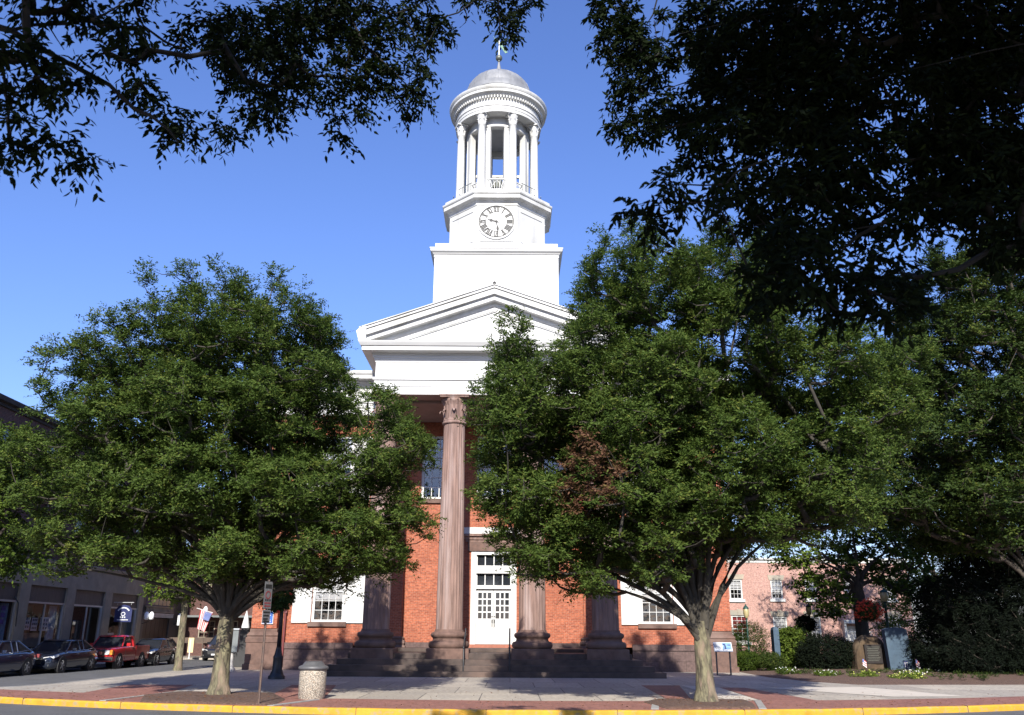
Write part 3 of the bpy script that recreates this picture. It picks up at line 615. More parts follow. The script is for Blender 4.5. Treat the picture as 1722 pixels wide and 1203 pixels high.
prof = [(2.12, 32.58), (2.8, 32.56), (2.8, 32.75), (2.83, 32.76), (2.83, 32.95), (2.88, 32.97), (2.88, 33.03), (2.80, 33.05), (2.80, 33.42), (2.80, 33.62), (2.98, 33.64), (3.02, 33.7), (3.14, 33.76), (3.2, 33.78), (3.2, 33.95), (3.23, 33.97), (3.28, 34.06), (3.3, 34.14), (3.3, 34.17), (2.6, 34.3), (2.45, 34.32), (2.45, 34.5), (2.3, 34.52), (2.3, 34.9), (2.26, 34.92)]
prof = [(r*.968, z) for r, z in prof]
ce.ngon(BX, TCY, prof, nn, 0, True, False); ceo = ce.build('belfry_cornice', 'white_paint', CH)
for p in ceo.data.polygons: p.use_smooth = False
de = MB()
for k in range(96):
    a = 2*math.pi*k/96; de.cbox((BX+2.83*math.cos(a), TCY+2.83*math.sin(a), 33.53), (.14, .095, .15), Matrix.Rotation(a, 3, 'Z'))
de.build('dentils', 'white_paint', ceo)
MB().ngon(BX, TCY, [(2.7, 32.75), (2.1, 32.74), (2.1, 32.56), (1.95, 32.56)], 32, 0, False, False).build('belfry_soffit', 'ceiling_grey', CH)
dp = [(2.24, 34.93), (2.24, 35.25), (2.18, 35.28)]+[(2.14*math.cos(t), 35.28+1.7*math.sin(t)) for t in [math.pi/2*i/14*.985 for i in range(15)]]+[(.20, 37.0)]
MB().ngon(BX, TCY, dp, 48).build('dome', 'dome_metal', CH)
seam = MB()
for k in range(16):
    a = 2*math.pi*k/16; seam.tube([(BX+r*math.cos(a)*1.003, TCY+r*math.sin(a)*1.003, z+.004) for r, z in dp[2:-1:2]], .012, 4)
seam.build('dome_seams', 'dome_metal', CH)
fi = MB(); fi.ngon(BX, TCY, [(.29, 36.86), (.26, 37.0), (.14, 37.55), (.05, 38.1), (.05, 38.2)], 20)
fi.build('spire_cone', 'dome_metal', CH)
fb = MB(); fb.sphere((BX, TCY, 38.4), .225, 20, 12); fb.ngon(BX, TCY, [(.09, 38.12), (.09, 38.2), (.05, 38.24)], 12); fb.build('finial_ball', 'bronze', CH)
fr = MB(); fr.tube([(BX, TCY, 38.6), (BX, TCY, 39.9)], [.05, .03], 8); fr.build('vane_rod', 'sign_back', CH)
va = MB()
va.prism([(BX-.1, 39.62), (BX+.42, 38.78), (BX+.58, 38.86), (BX+.06, 39.68)], TCY-.015, TCY+.015); va.prism([(BX-.42, 40.15), (BX-.32, 39.95), (BX-.1, 39.6), (BX-.02, 39.66)], TCY-.015, TCY+.015)
va.build('weather_vane', 'green_copper', CH)
# railings in the openings and iron rails between the columns
for k in range(8):
    a = -math.pi/2+k*math.pi/4; dv = Vector((math.cos(a), math.sin(a), 0)); q = Vector((-dv.y, dv.x, 0)); c = Vector((BX, TCY, 0))+dv*(DR-.15); m = MB(); hw_ = .43
    P = lambda s_, z: c+q*s_+Vector((0, 0, z))
    m.tube([P(-hw_, 28.32), P(hw_, 28.32)], .05, 6); m.tube([P(-hw_, 27.15), P(hw_, 27.15)], .05, 6)
    for s_ in (-.40, -.2, 0, .2, .40): m.tube([P(0 if s_ else 0, 27.18) if False else P(s_*.45, 27.18), P(s_, 28.3)], .026, 5)
    for s_ in (-1, 1): m.tube([P(s_*.42, 27.2), P(s_*.42, 28.3)], .028, 5); m.tube([P(0, 28.28), P(s_*.42, 27.65)], .024, 5)
    m.build('balustrade', 'white_paint', CH)
    m = MB()
    for s_ in (-.5, -.25, 0, .25, .5): m.tube([P(s_, 27.0)+dv*.9, P(s_, 27.75)+dv*.9], .02, 5)
    m.tube([P(-.62, 27.76)+dv*.9, P(.62, 27.76)+dv*.9], .025, 5); m.build('iron_rail', 'utility_grey', CH)
bl = MB(); bl.ngon(BX, TCY, [(.55, 28.5), (.5, 28.6), (.36, 28.9), (.3, 29.2), (.22, 29.35), (.05, 29.4)], 20); bl.build('bell', 'bronze', CH)
bf = MB(); bf.box(BX-1.5, BX+1.5, TCY-.08, TCY+.08, 29.4, 29.56); bf.box(BX-1.5, BX-1.38, TCY-.08, TCY+.08, 26.9, 29.4); bf.box(BX+1.38, BX+1.5, TCY-.08, TCY+.08, 26.9, 29.4); bf.build('bell_frame', 'white_paint', CH)

# ------------------------------------------------------------------ pixel ray helper (photo pixels -> world point at a true distance Y)
def W(x, y, D):
    a = (x-861)/1467; b = -(y-601.5)/1467; a2 = a*math.cos(ROLL)-b*math.sin(ROLL); b2 = a*math.sin(ROLL)+b*math.cos(ROLL)
    c, s = math.cos(PITCH), math.sin(PITCH); r = (a2, c-s*b2, s+c*b2); t = D/r[1]
    return Vector((r[0]*t, D, EYE+r[2]*t))

# ------------------------------------------------------------------ foliage
def unit(a): return a/np.maximum(np.linalg.norm(a, axis=-1, keepdims=True), 1e-6)
def leaves(pos, dr, nrm, ln, wd, near=False):
    """lance-shaped leaves folded along the midrib -> verts, faces(4), leaf count"""
    side = unit(np.cross(dr, nrm)); nrm = np.cross(side, dr)
    L = ln[:, None]; Wd = wd[:, None]
    if near:
        V = np.stack([pos, pos+dr*L*.3+side*Wd*.5+nrm*Wd*.12, pos+dr*L*.62+side*Wd*.38+nrm*Wd*.08, pos+dr*L-nrm*L*.08, pos+dr*L*.62-side*Wd*.38+nrm*Wd*.08, pos+dr*L*.3-side*Wd*.5+nrm*Wd*.12], 1)
        F = np.array([[0, 1, 2, 3], [0, 3, 4, 5]]); k = 6
    else:
        V = np.stack([pos, pos+dr*L*.42+side*Wd*.5, pos+dr*L-nrm*L*.06, pos+dr*L*.42-side*Wd*.5], 1)
        F = np.array([[0, 1, 2, 3]]); k = 4
    n = len(pos); F = (F[None]+(np.arange(n)*k)[:, None, None]).reshape(-1, 4)
    return V.reshape(-1, 3), F, k
def leafmesh(name, parts, m, parent):
    Vs, Fs, Ts = [], [], []; b = 0
    for V, F, T in parts: Vs.append(V); Fs.append(F+b); Ts.append(T); b += len(V)
    V = np.concatenate(Vs); F = np.concatenate(Fs); T = np.concatenate(Ts)
    off = np.array(worldloc(parent)) if parent is not None else np.zeros(3)
    me = bpy.data.meshes.new(name); me.vertices.add(len(V)); me.vertices.foreach_set('co', (V-off).astype(np.float32).ravel())
    me.loops.add(F.size); me.loops.foreach_set('vertex_index', F.astype(np.int32).ravel())
    me.polygons.add(len(F)); me.polygons.foreach_set('loop_start', (np.arange(len(F))*4).astype(np.int32)); me.update(calc_edges=True)
    at = me.attributes.new('tint', 'FLOAT', 'POINT'); at.data.foreach_set('value', T.astype(np.float32))
    me.materials.append(M[m]); o = bpy.data.objects.new(name, me); COL.objects.link(o)
    if parent is not None: o.parent = parent
    return o
def sprays(C, out, R, m, L, size, asp=.42, up=.35, droop=.25, flat=.6, near=False, tint0=.28, tintv=.13, clv=.1, dead=None, hang=0.):
    """leaf sprays: m twigs per cluster centre C, L leaves per twig; out = outward direction of each cluster"""
    n = len(C); Rr = R*rng.uniform(.75, 1.25, (n, 1, 1))
    d = rng.normal(size=(n, m, 3)); d = unit(d); d[..., 2] *= flat
    d = unit(d+out[:, None]*.45+np.array([0, 0, up]))
    st = C[:, None]+rng.normal(size=(n, m, 3))*R*.16
    tl = Rr*rng.uniform(.55, 1.15, (n, m, 1))
    s = (np.arange(L)+.5)/L; s = s[None, None, :, None]
    P = st[:, :, None]+d[:, :, None]*(tl[:, :, None]*s)+np.array([0, 0, -1.])*(tl[:, :, None]*s**2*droop)
    P = P+rng.normal(size=P.shape)*R*.035
    ax = unit(np.cross(d, np.array([0, 0, 1.])+rng.normal(size=d.shape)*.35))[:, :, None]
    sg = np.where(np.arange(L) % 2 == 0, 1, -1)[None, None, :, None]
    ld = unit(d[:, :, None]*.65+ax*sg*.75+rng.normal(size=P.shape)*.28+np.array([0, 0, -1.])*(.18+hang))
    nr = unit(np.array([0, 0, 1.])*.55+out[:, None, None]*.6+rng.normal(size=P.shape)*.5)
    nr = unit(nr-ld*(nr*ld).sum(-1, keepdims=True))
    P = P.reshape(-1, 3); ld = ld.reshape(-1, 3); nr = nr.reshape(-1, 3); N_ = len(P)
    ln = size*rng.uniform(.65, 1.25, N_); V, F, k = leaves(P, ld, nr, ln, ln*asp*rng.uniform(.85, 1.15, N_), near)
    ct = np.repeat(rng.normal(size=n)*clv, m*L); T = tint0+ct+rng.normal(size=N_)*tintv
    T = np.where(rng.random(N_) < .012, .64, np.clip(T, 0, .6))
    if dead is not None: T = np.where(np.repeat(dead, m*L), rng.uniform(.74, 1, N_), T)
    tw = [(st, d, tl)] if near else None
    return (V, F, np.repeat(T, k)), tw
def noise3(P, f, seed):
    r = np.random.default_rng(seed); K = r.normal(size=(10, 3)); K = K/np.linalg.norm(K, axis=1)[:, None]*f*r.uniform(.6, 1.6, (10, 1)); ph = r.uniform(0, 6.28, 10)
    return np.sin(P @ K.T+ph).mean(1)*2.2
def pick_clusters(lobes, mind, cap, shell=.55, hole=-.55, f=1.5, seed=1, keep_in=.35):
    """clusters spread through a union of ellipsoid lobes [(centre, radii)], thinned to a minimum distance"""
    r = np.random.default_rng(seed); c = np.array([l[0] for l in lobes], float); R = np.array([l[1] for l in lobes], float)
    vol = R.prod(1)**.8; n = cap*9; k = r.choice(len(lobes), n, p=vol/vol.sum())
    u = unit(r.normal(size=(n, 3))); q = (shell**3+(1-shell**3)*r.random(n))**(1/3)
    P = c[k]+u*R[k]*q[:, None]
    inside = np.zeros(n, bool)
    for j in range(len(lobes)):
        e = (((P-c[j])/R[j])**2).sum(1) < .42; inside |= e & (k != j)
    ok = (~inside | (r.random(n) < keep_in)) & ((noise3(P, f, seed) > hole) | (R[k].max(1) < .135)); P = P[ok]; k = k[ok]; u = u[ok]
    grid = {}; out = []
    for i, p in enumerate(P):
        g = tuple((p/mind).astype(int)); bad = False
        for a in (-1, 0, 1):
            for b in (-1, 0, 1):
                for e in (-1, 0, 1):
                    for j in grid.get((g[0]+a, g[1]+b, g[2]+e), ()):
                        if ((P[j]-p)**2).sum() < mind*mind: bad = True; break
                    if bad: break
                if bad: break
            if bad: break
        if not bad:
            grid.setdefault(g, []).append(i); out.append(i)
            if len(out) >= cap: break
    out = np.array(out); cen = c.mean(0)
    o = unit(unit(P[out]-cen)*.6+u[out]*.7)
    return P[out], o, k[out]
def expand(C, out, rp, nk, seed, upright=.55):
    """each pick becomes a flat, slightly domed pad of sprays (upright plumes near the top of the crown)"""
    r = np.random.default_rng(seed+500); n = len(C); z = C[:, 2]; t = np.clip((z-np.quantile(z, .62))/max(1e-3, np.quantile(z, .97)-np.quantile(z, .62)), 0, 1)[:, None]
    a = r.uniform(0, 2*np.pi, (n, nk)); q = np.sqrt(r.random((n, nk))); S = rp*r.uniform(.7, 1.3, (n, 1))
    hx = q*S*(1-upright*t); dz = (.5*(1-q*q)-.2)*S+r.normal(size=(n, nk))*S*.22+t*r.uniform(-.9, .8, (n, nk))*S
    o2 = out.copy(); o2[:, 2] = 0; slope = -.22*(np.cos(a)*o2[:, :1]+np.sin(a)*o2[:, 1:2])*hx
    P = C[:, None]+np.stack([np.cos(a)*hx, np.sin(a)*hx, dz+slope], -1)
    O = unit(np.stack([np.cos(a)*q, np.sin(a)*q, np.full((n, nk), .35)], -1)*.9+out[:, None]*.5+np.array([0, 0, 1.])*t[:, None]*.7)
    return P.reshape(-1, 3), O.reshape(-1, 3)
def bez(a, b, c, n=7): return [a*(1-t)**2+b*2*t*(1-t)+c*t*t for t in [i/(n-1) for i in range(n)]]
def tree(name, base, lobes, label, cat='tree', group=None, fork=2.0, tr=.3, mind=.6, cap=700, R=.55, m=16, L=14, size=.085, leaf='leaf_zelkova', bark='bark', limb_r=.12,
         seed=1, D=None, depthr=None, dead=None, lean=(0, 0), shell=.55, hole=-.55, f=1.5, extra=None, nlimb=None, kw=None, near=False, branches=True, flare=1.35, fork_n=9, maxb=2.5, twr=.012, pick=1, limbs=None, keep_in=.35, pad=None):
    root = thing(name, base, label, cat, group); B = Vector(base); kw = kw or {}
    wl = []
    if lobes and len(lobes[0]) >= 4 and D is not None:
        xs = [l[0] for l in lobes]; ys = [l[1] for l in lobes]; cx, cy = (min(xs)+max(xs))/2, (min(ys)+max(ys))/2; rx, ry = (max(xs)-min(xs))/2+60, (max(ys)-min(ys))/2+60
        for l in lobes:
            dd = l[4] if len(l) > 4 else D; p = W(l[0], l[1], dd); fd = dd*math.cos(PITCH)+(p.z-EYE)*math.sin(PITCH); s = fd/1467
            u, v = (l[0]-cx)/rx, (l[1]-cy)/ry; dr_ = depthr*math.sqrt(max(.12, 1-u*u*.9-v*v*.7)) if depthr else l[2]*s
            q_ = (lambda v: max(v*.6, v-.36)) if pad else (lambda v: v)
            wl.append((tuple(p), (q_(l[2]*s), q_(dr_), q_(l[3]*s))))
    else: wl = lobes
    C, out, k = pick_clusters(wl, mind, cap, shell, hole, f, seed, keep_in)
    if pad: C, out = expand(C, out, pad[0], pad[1], seed)
    dm_ = None
    if dead: dm_ = np.array([any((p[0]-q[0])**2+(p[2]-q[2])**2 < r*r for q, r in dead) for p in C]) & (rng.random(len(C)) < .6)
    part, tw = sprays(C, out, R, m, L, size, near=near, dead=dm_, **kw); parts = [part]
    tb_ = MB(); F0 = B+Vector((lean[0], lean[1], fork))
    tb_.tube([B+Vector((0, 0, -.1)), B+Vector((0, 0, .08)), B+Vector((lean[0]*.1, 0, .3)), B+Vector((lean[0]*.35, lean[1]*.35, fork*.45)), B+Vector((lean[0]*.8, lean[1]*.8, fork*.85)), F0+Vector((0, 0, .25))], [tr*flare*1.25, tr*flare, tr*1.08, tr*.93, tr*.92, tr*.6], 16)
    rr = random.Random(seed); LP = []; trunk_ = tb_; tb_ = MB()
    for c_, r_ in (wl[::pick] if not limbs else limbs):
        T_ = Vector(c_)
        for rep in range(1 if branches else 0):
            tgt = T_+Vector((0, 0, -r_[2]*.1)); off = Vector((rr.uniform(-1, 1)*tr*.5, rr.uniform(-1, 1)*tr*.5, rr.uniform(-.25, .15)))
            hz = tgt-F0; mid = F0+Vector((hz.x*.24, hz.y*.24, hz.z*.62))+Vector((rr.uniform(-.3, .3), rr.uniform(-.3, .3), 0))
            pts = bez(F0+off, mid, tgt, fork_n); pts = [p+Vector((rr.uniform(-.04, .04), rr.uniform(-.04, .04), 0)) for p in pts]
            rd = [(limb_r*r_[0] if limbs else limb_r)*(1-.82*i/(len(pts)-1)) for i in range(len(pts))]; tb_.tube(pts, rd, 8); LP += [(p, r) for p, r in zip(pts[2:], rd[2:])]
    if LP:      # every cluster hangs on the nearest limb or on the nearest cluster already joined
        nodes = np.concatenate([np.array([p for p, _ in LP]), np.zeros((len(C), 3))]); nl = len(LP); used = nl
        rad_ = [r for _, r in LP]; par = [-1]*nl; order = np.argsort(((C-np.array(F0))**2).sum(1))
        for i in order:
            dz = nodes[:used]-C[i]; j = int(np.argmin((dz**2).sum(1)+np.where(dz[:, 2] > .1, maxb*maxb*.15, 0)))
            nodes[used] = C[i]; par.append(j); used += 1
        cnt = [1]*used
        for i in range(used-1, nl-1, -1):
            if par[i] >= nl: cnt[par[i]] += cnt[i]
        for i in range(nl, used):
            p, c_ = Vector(nodes[par[i]]), Vector(nodes[i]); L_ = (c_-p).length
            if L_ > maxb: continue
            r1 = min(twr*cnt[i]**.5, limb_r); r0 = min(twr*cnt[par[i]]**.5, limb_r) if par[i] >= nl else r1*1.25
            mid = p.lerp(c_, .5)+Vector((rr.uniform(-1, 1)*.07*L_, rr.uniform(-1, 1)*.07*L_, -.08*L_)); tb_.tube([p, mid, c_], [r0, (r0+r1)/2, r1*.8], 4)
    trunk_.build('trunk', bark, root); tb_.build('limbs', 'bark_limb_shaded' if bark == 'bark' else bark, root)
    if extra:
        for e_ in extra: parts.append(e_)
    leafmesh('crown', parts, leaf, root)
    return root, wl

# the two street trees
LT = [(412,520,40,36),(360,532,24,34),(452,545,24,26),(310,562,42,38),(268,618,30,26),(510,545,42,44),(545,580,34,50),(205,628,46,30),(172,645,38,38),(235,650,60,50),(310,620,60,55),(400,610,75,65),(480,620,70,60),
      (165,705,56,48),(130,770,52,48),(108,850,46,52),(104,905,38,34),(250,740,80,80),(365,715,95,95),(480,720,85,80),(560,670,50,50),(652,700,34,32),(640,790,60,56),(672,878,34,32),(605,895,58,46),
      (520,840,95,75),(390,830,115,85),(250,840,105,75),(160,915,60,34),(560,935,55,28),(440,935,85,34),(270,940,65,26),(130,955,28,12),(692,745,24,24),(610,945,42,26),(530,968,55,20),(400,965,55,18),(655,930,34,24),(690,860,26,30)]
tree('street_tree', (-8.02, 25.7, .05), LT, 'large leafy tree with pale trunk in the kerb bed, left of the portico', D=25.7, depthr=5.0, group='street trees in front of the courthouse', fork=2.1, tr=.235, cap=1150, mind=.60, seed=3, lean=(.02, 0), hole=-.8, R=.36, m=10, L=11, size=.090, keep_in=.5, pad=(.52, 8), twr=.006, limb_r=.085, shell=.6)
RT = [(1062,470,54,56),(1000,508,48,58),(1182,462,46,58),(1255,478,56,58),(1110,540,100,90),(985,600,50,50),(868,640,55,62),(862,580,20,28),(855,740,72,72),(940,690,90,90),(1080,690,125,115),(1225,600,110,115),(1345,640,100,95),(1430,720,95,80),(1475,640,60,60),(1355,790,115,80),(1200,790,125,105),
      (1030,830,115,90),(905,850,70,62),(920,935,85,42),(1060,930,85,36),(1345,868,90,36),(1230,905,60,26),(1130,880,90,60),(985,978,46,18),(1085,962,50,18),(838,830,40,55),(835,700,36,44),(860,905,40,34),(950,905,60,40),(1020,760,90,80)]
dead = [(W(980, 842, 24.2), .72), (W(965, 790, 24.2), .4)]
tree('street_tree', (5.08, 24.2, .05), RT, 'largest leafy tree with forked pale trunk and a brown dead patch, right of the portico', D=24.6, depthr=5.2, group='street trees in front of the courthouse', fork=1.75, tr=.235, cap=1350, mind=.60, seed=5, lean=(-.02, 0), dead=dead, limb_r=.085, hole=-.8, R=.36, m=10, L=11, size=.090, keep_in=.5, pad=(.52, 8), twr=.006, shell=.6)
# trees of the square on the right
FR = [(1590,500,85,75),(1690,450,80,65),(1760,520,80,90),(1560,600,75,70),(1650,600,110,95),(1740,680,90,90),(1600,720,100,80),(1530,760,60,60),(1690,800,105,80),(1580,850,90,60),(1760,860,80,80),(1480,850,70,50),(1640,900,80,45)]
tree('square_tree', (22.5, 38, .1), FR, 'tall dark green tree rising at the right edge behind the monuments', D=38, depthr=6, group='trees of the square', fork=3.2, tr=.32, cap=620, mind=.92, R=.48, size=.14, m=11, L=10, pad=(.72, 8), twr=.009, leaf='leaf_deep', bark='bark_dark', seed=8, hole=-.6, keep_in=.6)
tree('square_tree', (18.5, 48, .1), [(1425,905,62,48),(1480,930,60,50),(1395,955,36,30),(1430,850,60,40),(1520,960,40,45),(1545,900,50,50),(1372,990,26,24),(1398,1012,20,26),(1340,930,45,26),(1340,905,40,24)], 'maple with broad leaves and a thick dark trunk behind the boulder monument', D=48.5, depthr=2.6, group='trees of the square', fork=4.1, tr=.36,
     cap=420, mind=.62, R=.6, size=.17, m=10, L=9, leaf='leaf_maple', bark='bark_dark', seed=9, lean=(.0, 0), kw=dict(asp=.7, tint0=.3))
tree('square_tree', (27.5, 58, .1), [(1520,1040,35,55),(1545,1000,45,55),(1600,950,80,80),(1560,860,80,70),(1680,900,90,90),(1500,800,70,60),(1420,800,60,50),(1640,800,90,70)], 'bright lit tree farther back behind the lamp with the flower basket', D=57, depthr=4, group='trees of the square', fork=3, tr=.3, cap=420, mind=.9, R=.95, size=.18, m=13, L=11, leaf='leaf_maple', bark='bark_dark', seed=12)
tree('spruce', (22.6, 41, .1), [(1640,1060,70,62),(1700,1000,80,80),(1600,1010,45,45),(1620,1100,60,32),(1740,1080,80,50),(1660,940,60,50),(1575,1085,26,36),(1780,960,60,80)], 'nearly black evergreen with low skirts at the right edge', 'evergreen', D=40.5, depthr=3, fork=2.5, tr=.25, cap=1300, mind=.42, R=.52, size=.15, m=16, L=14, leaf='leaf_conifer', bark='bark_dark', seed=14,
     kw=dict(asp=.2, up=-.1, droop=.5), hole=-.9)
# left edge and side street
tree('street_tree', (-24.0, 38.5, 0), [(-40,745,60,40),(10,760,42,38),(-20,800,60,60),(40,800,35,40),(10,870,45,50),(-30,930,50,40),(20,935,32,26),(-60,850,60,80)], 'broad-leaved tree cut off by the left edge, in front of the dark brick shops', D=38, depthr=3, group='trees of the side street', fork=3, tr=.25, cap=420, mind=.55, R=.55, size=.16, m=11, L=9, leaf='leaf_maple', bark='bark_dark', seed=16, kw=dict(asp=.62, tint0=.22))
tree('street_tree', (-15.25, 42.5, 0), [(292,1000,20,12),(272,992,16,12),(312,998,18,12),(292,985,32,20),(315,955,45,30),(270,960,30,22),(340,930,60,40),(300,910,60,40)], 'slim young street tree with mossy trunk at the corner of the side street', D=42.5, depthr=1.8, group='trees of the side street', fork=3.4, tr=.17, cap=170, mind=.45, R=.45, size=.12, m=11, L=9, leaf='leaf_maple', bark='bark', seed=17, kw=dict(asp=.6, tint0=.35), flare=1.2)

# overhanging trees above the photographer: trunks stand behind and beside the camera
def canopy(lobes, seed, cap, mind=.75, R=.85, size=.17):  # unseen crown mass, added to keep the sun off the hanging leaves
    C, out, k = pick_clusters(lobes, mind, cap, .3, -1.2, 1., seed, .8)
    p, _ = sprays(C, out, R, 12, 9, size, asp=.5, tint0=.2); return p
def limbs_px(root, paths):
    for D, r0, r1, pts in paths:
        P = [W(x, y, D) for x, y in pts]; n = len(P); MB().tube(P, [r0+(r1-r0)*i/(n-1) for i in range(n)], 6).build('branch', 'twig', root)
nkw = dict(asp=.38, up=-.05, droop=.45, flat=.7, hang=.35, tint0=.25)
LA = [(70,15,85,32,5.2),(200,40,40,22,5.2),(40,115,70,24,5),(95,120,50,28,5),(60,150,48,18,5),(25,215,42,24,5),(90,235,55,24,5.3),(130,255,28,12,5.4),(5,270,14,22,4.6),(0,300,8,10,4.6),
      (215,75,48,40,6.5),(235,120,38,26,6.5),(300,30,70,38,7),(260,20,40,20,7),(230,150,26,14,6.2),(345,75,50,40,7),(290,185,40,22,6.3),(300,225,24,20,6.3),(320,235,14,14,6.3),(360,150,48,32,7),(380,215,24,18,6.6),(410,50,52,44,7.5),(430,120,56,36,7.5),(440,175,45,15,7.2),(480,60,50,50,7.8),
      (500,110,38,30,7.8),(505,165,22,14,7.6),(540,30,55,35,8),(600,25,52,26,8.2),(610,80,38,34,8),(640,65,28,24,8),(600,120,40,26,8),(640,135,32,26,8),(690,140,26,32,8),(650,175,40,12,8),(595,170,30,22,8),(575,210,18,20,7.9),(560,145,32,12,8),(705,105,16,14,8.2),
      (700,20,38,24,8.4),(735,45,20,28,8.4),(725,80,13,10,8.4),(810,15,35,18,8.8),(850,20,30,20,8.8),(835,42,24,12,8.8),(860,52,14,9,8.8),(880,8,20,12,8.8)]
sun_blockA = canopy([((-5.5, -5, 10), (4, 4.2, 3.2)), ((-3.2, -2, 9.8), (3.4, 3.6, 2.8)), ((-8.2, -1.5, 9.6), (3, 3.6, 2.8)), ((-5.8, .8, 8.6), (3.4, 2.2, 2.6)), ((-6, -9, 10), (3.5, 3, 3))], 31, 1500)
tA, wA = tree('overhanging_tree', (-8.6, 1.5, -.13), LA, 'overhanging tree whose dark twigs hang across the top left of the sky', D=6, fork=4.2, tr=.34, cap=1100, mind=.17, R=.19, m=12, L=7, size=.072, leaf='leaf_near', bark='bark_black', seed=21, kw=nkw, near=True, extra=[sun_blockA], shell=.2, hole=-.12, f=6, limb_r=.055, fork_n=9, maxb=.8, twr=.0028, limbs=[((-5.5, -5, 10), (1, 1, 1)), ((-3.2, -2, 9.8), (1, 1, 1)), ((-8.2, -1.5, 9.6), (1, 1, 1)), ((-5.8, 1.8, 8.6), (1, 1, 1)), ((-4.6, 5.2, 6.9), (.3, 1, 1)), ((-2.2, 7.8, 8.1), (.3, 1, 1))])
LB = [(1003,12,14,10,8.6),(1035,25,34,22,8.6),(1050,70,38,32,8.6),(1065,120,30,32,8.6),(1060,160,26,20,8.6),(1100,105,26,22,8.4),(1065,215,36,18,8.4),(1110,160,30,25,8.4),(1140,20,26,18,8.2),(1120,200,40,20,8.2),(1160,80,28,18,8.2),(1160,130,30,22,8),(1190,40,45,40,7.5),(1130,265,34,22,6),(1115,318,26,14,5.4),(1090,335,28,18,5.4),(1130,345,30,22,5.4),(1100,362,22,12,5.4),(1195,335,22,15,5.2),
      (1220,100,50,45,7),(1200,180,60,40,7),(1230,240,60,38,6.5),(1180,265,40,22,6.8),(1260,180,60,50,6.8),(1250,310,45,28,6.2),(1250,365,40,28,6),(1300,60,80,60,7),(1330,150,75,60,6.8),(1330,250,70,50,6.4),(1330,330,60,38,6.2),(1340,400,42,30,5.8),(1300,420,40,35,5.6),(1290,470,38,26,5.2),(1360,450,40,35,5.2),(1330,490,50,20,5),(1400,360,50,28,6.2),
      (1440,50,90,70,6.5),(1420,160,80,60,6.5),(1430,270,70,55,6.2),(1450,350,50,30,6.2),(1470,440,32,20,5.8),(1430,480,50,30,5.2),(1480,500,40,25,5),(1440,520,40,18,5),(1520,470,30,28,5.4),(1520,530,26,18,4.8),(1510,400,45,28,6),
      (1560,50,90,75,6.5),(1540,160,85,60,6.3),(1550,270,80,60,6.2),(1550,360,60,38,6),(1580,410,42,20,6),(1680,60,90,80,6.3),(1670,180,85,70,6.2),(1660,290,75,55,6),(1680,360,70,32,5.8),(1650,400,60,20,5.8),(1700,420,40,14,5.6),(1740,250,60,100,6)]
sun_blockB = canopy([((5.5, -5, 10), (4.2, 4.2, 3.4)), ((1.2, -4.5, 10.4), (3.6, 4, 3)), ((3, -.6, 9.2), (3.4, 3.2, 2.8)), ((7.5, .5, 9.4), (3.6, 4, 3)), ((5, 3.2, 8.6), (3.2, 2, 2.2)), ((3, -9, 10.4), (4, 3.2, 3.2)), ((8.5, -7, 10), (3.2, 3.2, 3.2))], 32, 1900)
tB, wB = tree('overhanging_tree', (8.2, 2.0, -.13), LB, 'overhanging tree whose nearly black foliage fills the top right corner', D=6.5, fork=4.2, tr=.36, cap=2400, mind=.155, R=.19, m=11, L=7, size=.078, leaf='leaf_near', bark='bark_black', seed=22, kw=nkw, near=True, extra=[sun_blockB], shell=.2, hole=-.42, f=6, limb_r=.055, fork_n=9, maxb=.8, twr=.0028, limbs=[((5.5, -5, 10), (1, 1, 1)), ((1.2, -4.5, 10.4), (1, 1, 1)), ((3, -.6, 9.2), (1, 1, 1)), ((7.5, .5, 9.4), (1, 1, 1)), ((5, 3.2, 8.6), (1, 1, 1)), ((2.6, 6.4, 6.2), (.3, 1, 1)), ((4.4, 6.4, 5.6), (.3, 1, 1)), ((1.6, 7.2, 7.4), (.3, 1, 1))])
limbs_px(tA, [(5.2, .026, .007, [(-60,25),(0,47),(20,52),(57,76),(127,113),(184,143),(226,184),(254,195),(285,220),(300,240)]), (5.2, .014, .005, [(20,51),(57,42),(113,40),(147,34),(175,25),(198,11),(230,-20)]), (5.2, .006, .003, [(82,44),(95,65),(108,84)]), (5.2, .006, .003, [(122,42),(145,55),(167,66)]),
     (5, .008, .004, [(-30,60),(0,70),(15,92),(0,95)]), (5.1, .008, .004, [(-20,195),(0,199),(40,203),(80,215)]), (8, .022, .006, [(560,-60),(579,0),(593,37),(613,76),(638,99),(661,119),(690,150)]), (8, .010, .004, [(613,76),(616,119),(612,150),(600,180)]), (8.2, .006, .003, [(683,18),(670,30),(657,42)]), (8.2, .006, .003, [(684,35),(696,55),(703,72)]), (8.8, .010, .004, [(775,-20),(778,10),(785,25),(783,38),(773,47)])])
limbs_px(tB, [(8.6, .012, .005, [(1110,-20),(1098,25),(1075,60),(1052,110)]), (8.5, .006, .003, [(1100,35),(1106,80)]), (7.5, .008, .004, [(1230,50),(1190,75),(1150,85),(1135,88)]), (5.6, .009, .003, [(1290,268),(1239,289),(1220,310),(1183,312),(1140,310),(1115,300),(1095,290)]), (7.8, .01, .004, [(1250,105),(1200,120),(1150,140),(1120,150)]),
     (5.9, .02, .006, [(1560,330),(1520,362),(1477,379),(1444,396),(1418,419),(1400,450),(1390,470)]), (5.9, .008, .003, [(1477,379),(1440,385),(1420,392)]), (6.2, .024, .008, [(1760,220),(1700,245),(1640,285),(1580,300),(1500,330)]), (7, .025, .008, [(1500,-40),(1400,80),(1300,150),(1200,200),(1120,215)])])
MB().slab([(-40, -40), (40, -40), (40, 8), (-40, 8)], -.16, -.12).build('near_pavement', 'slabs')['kind'] = 'structure'

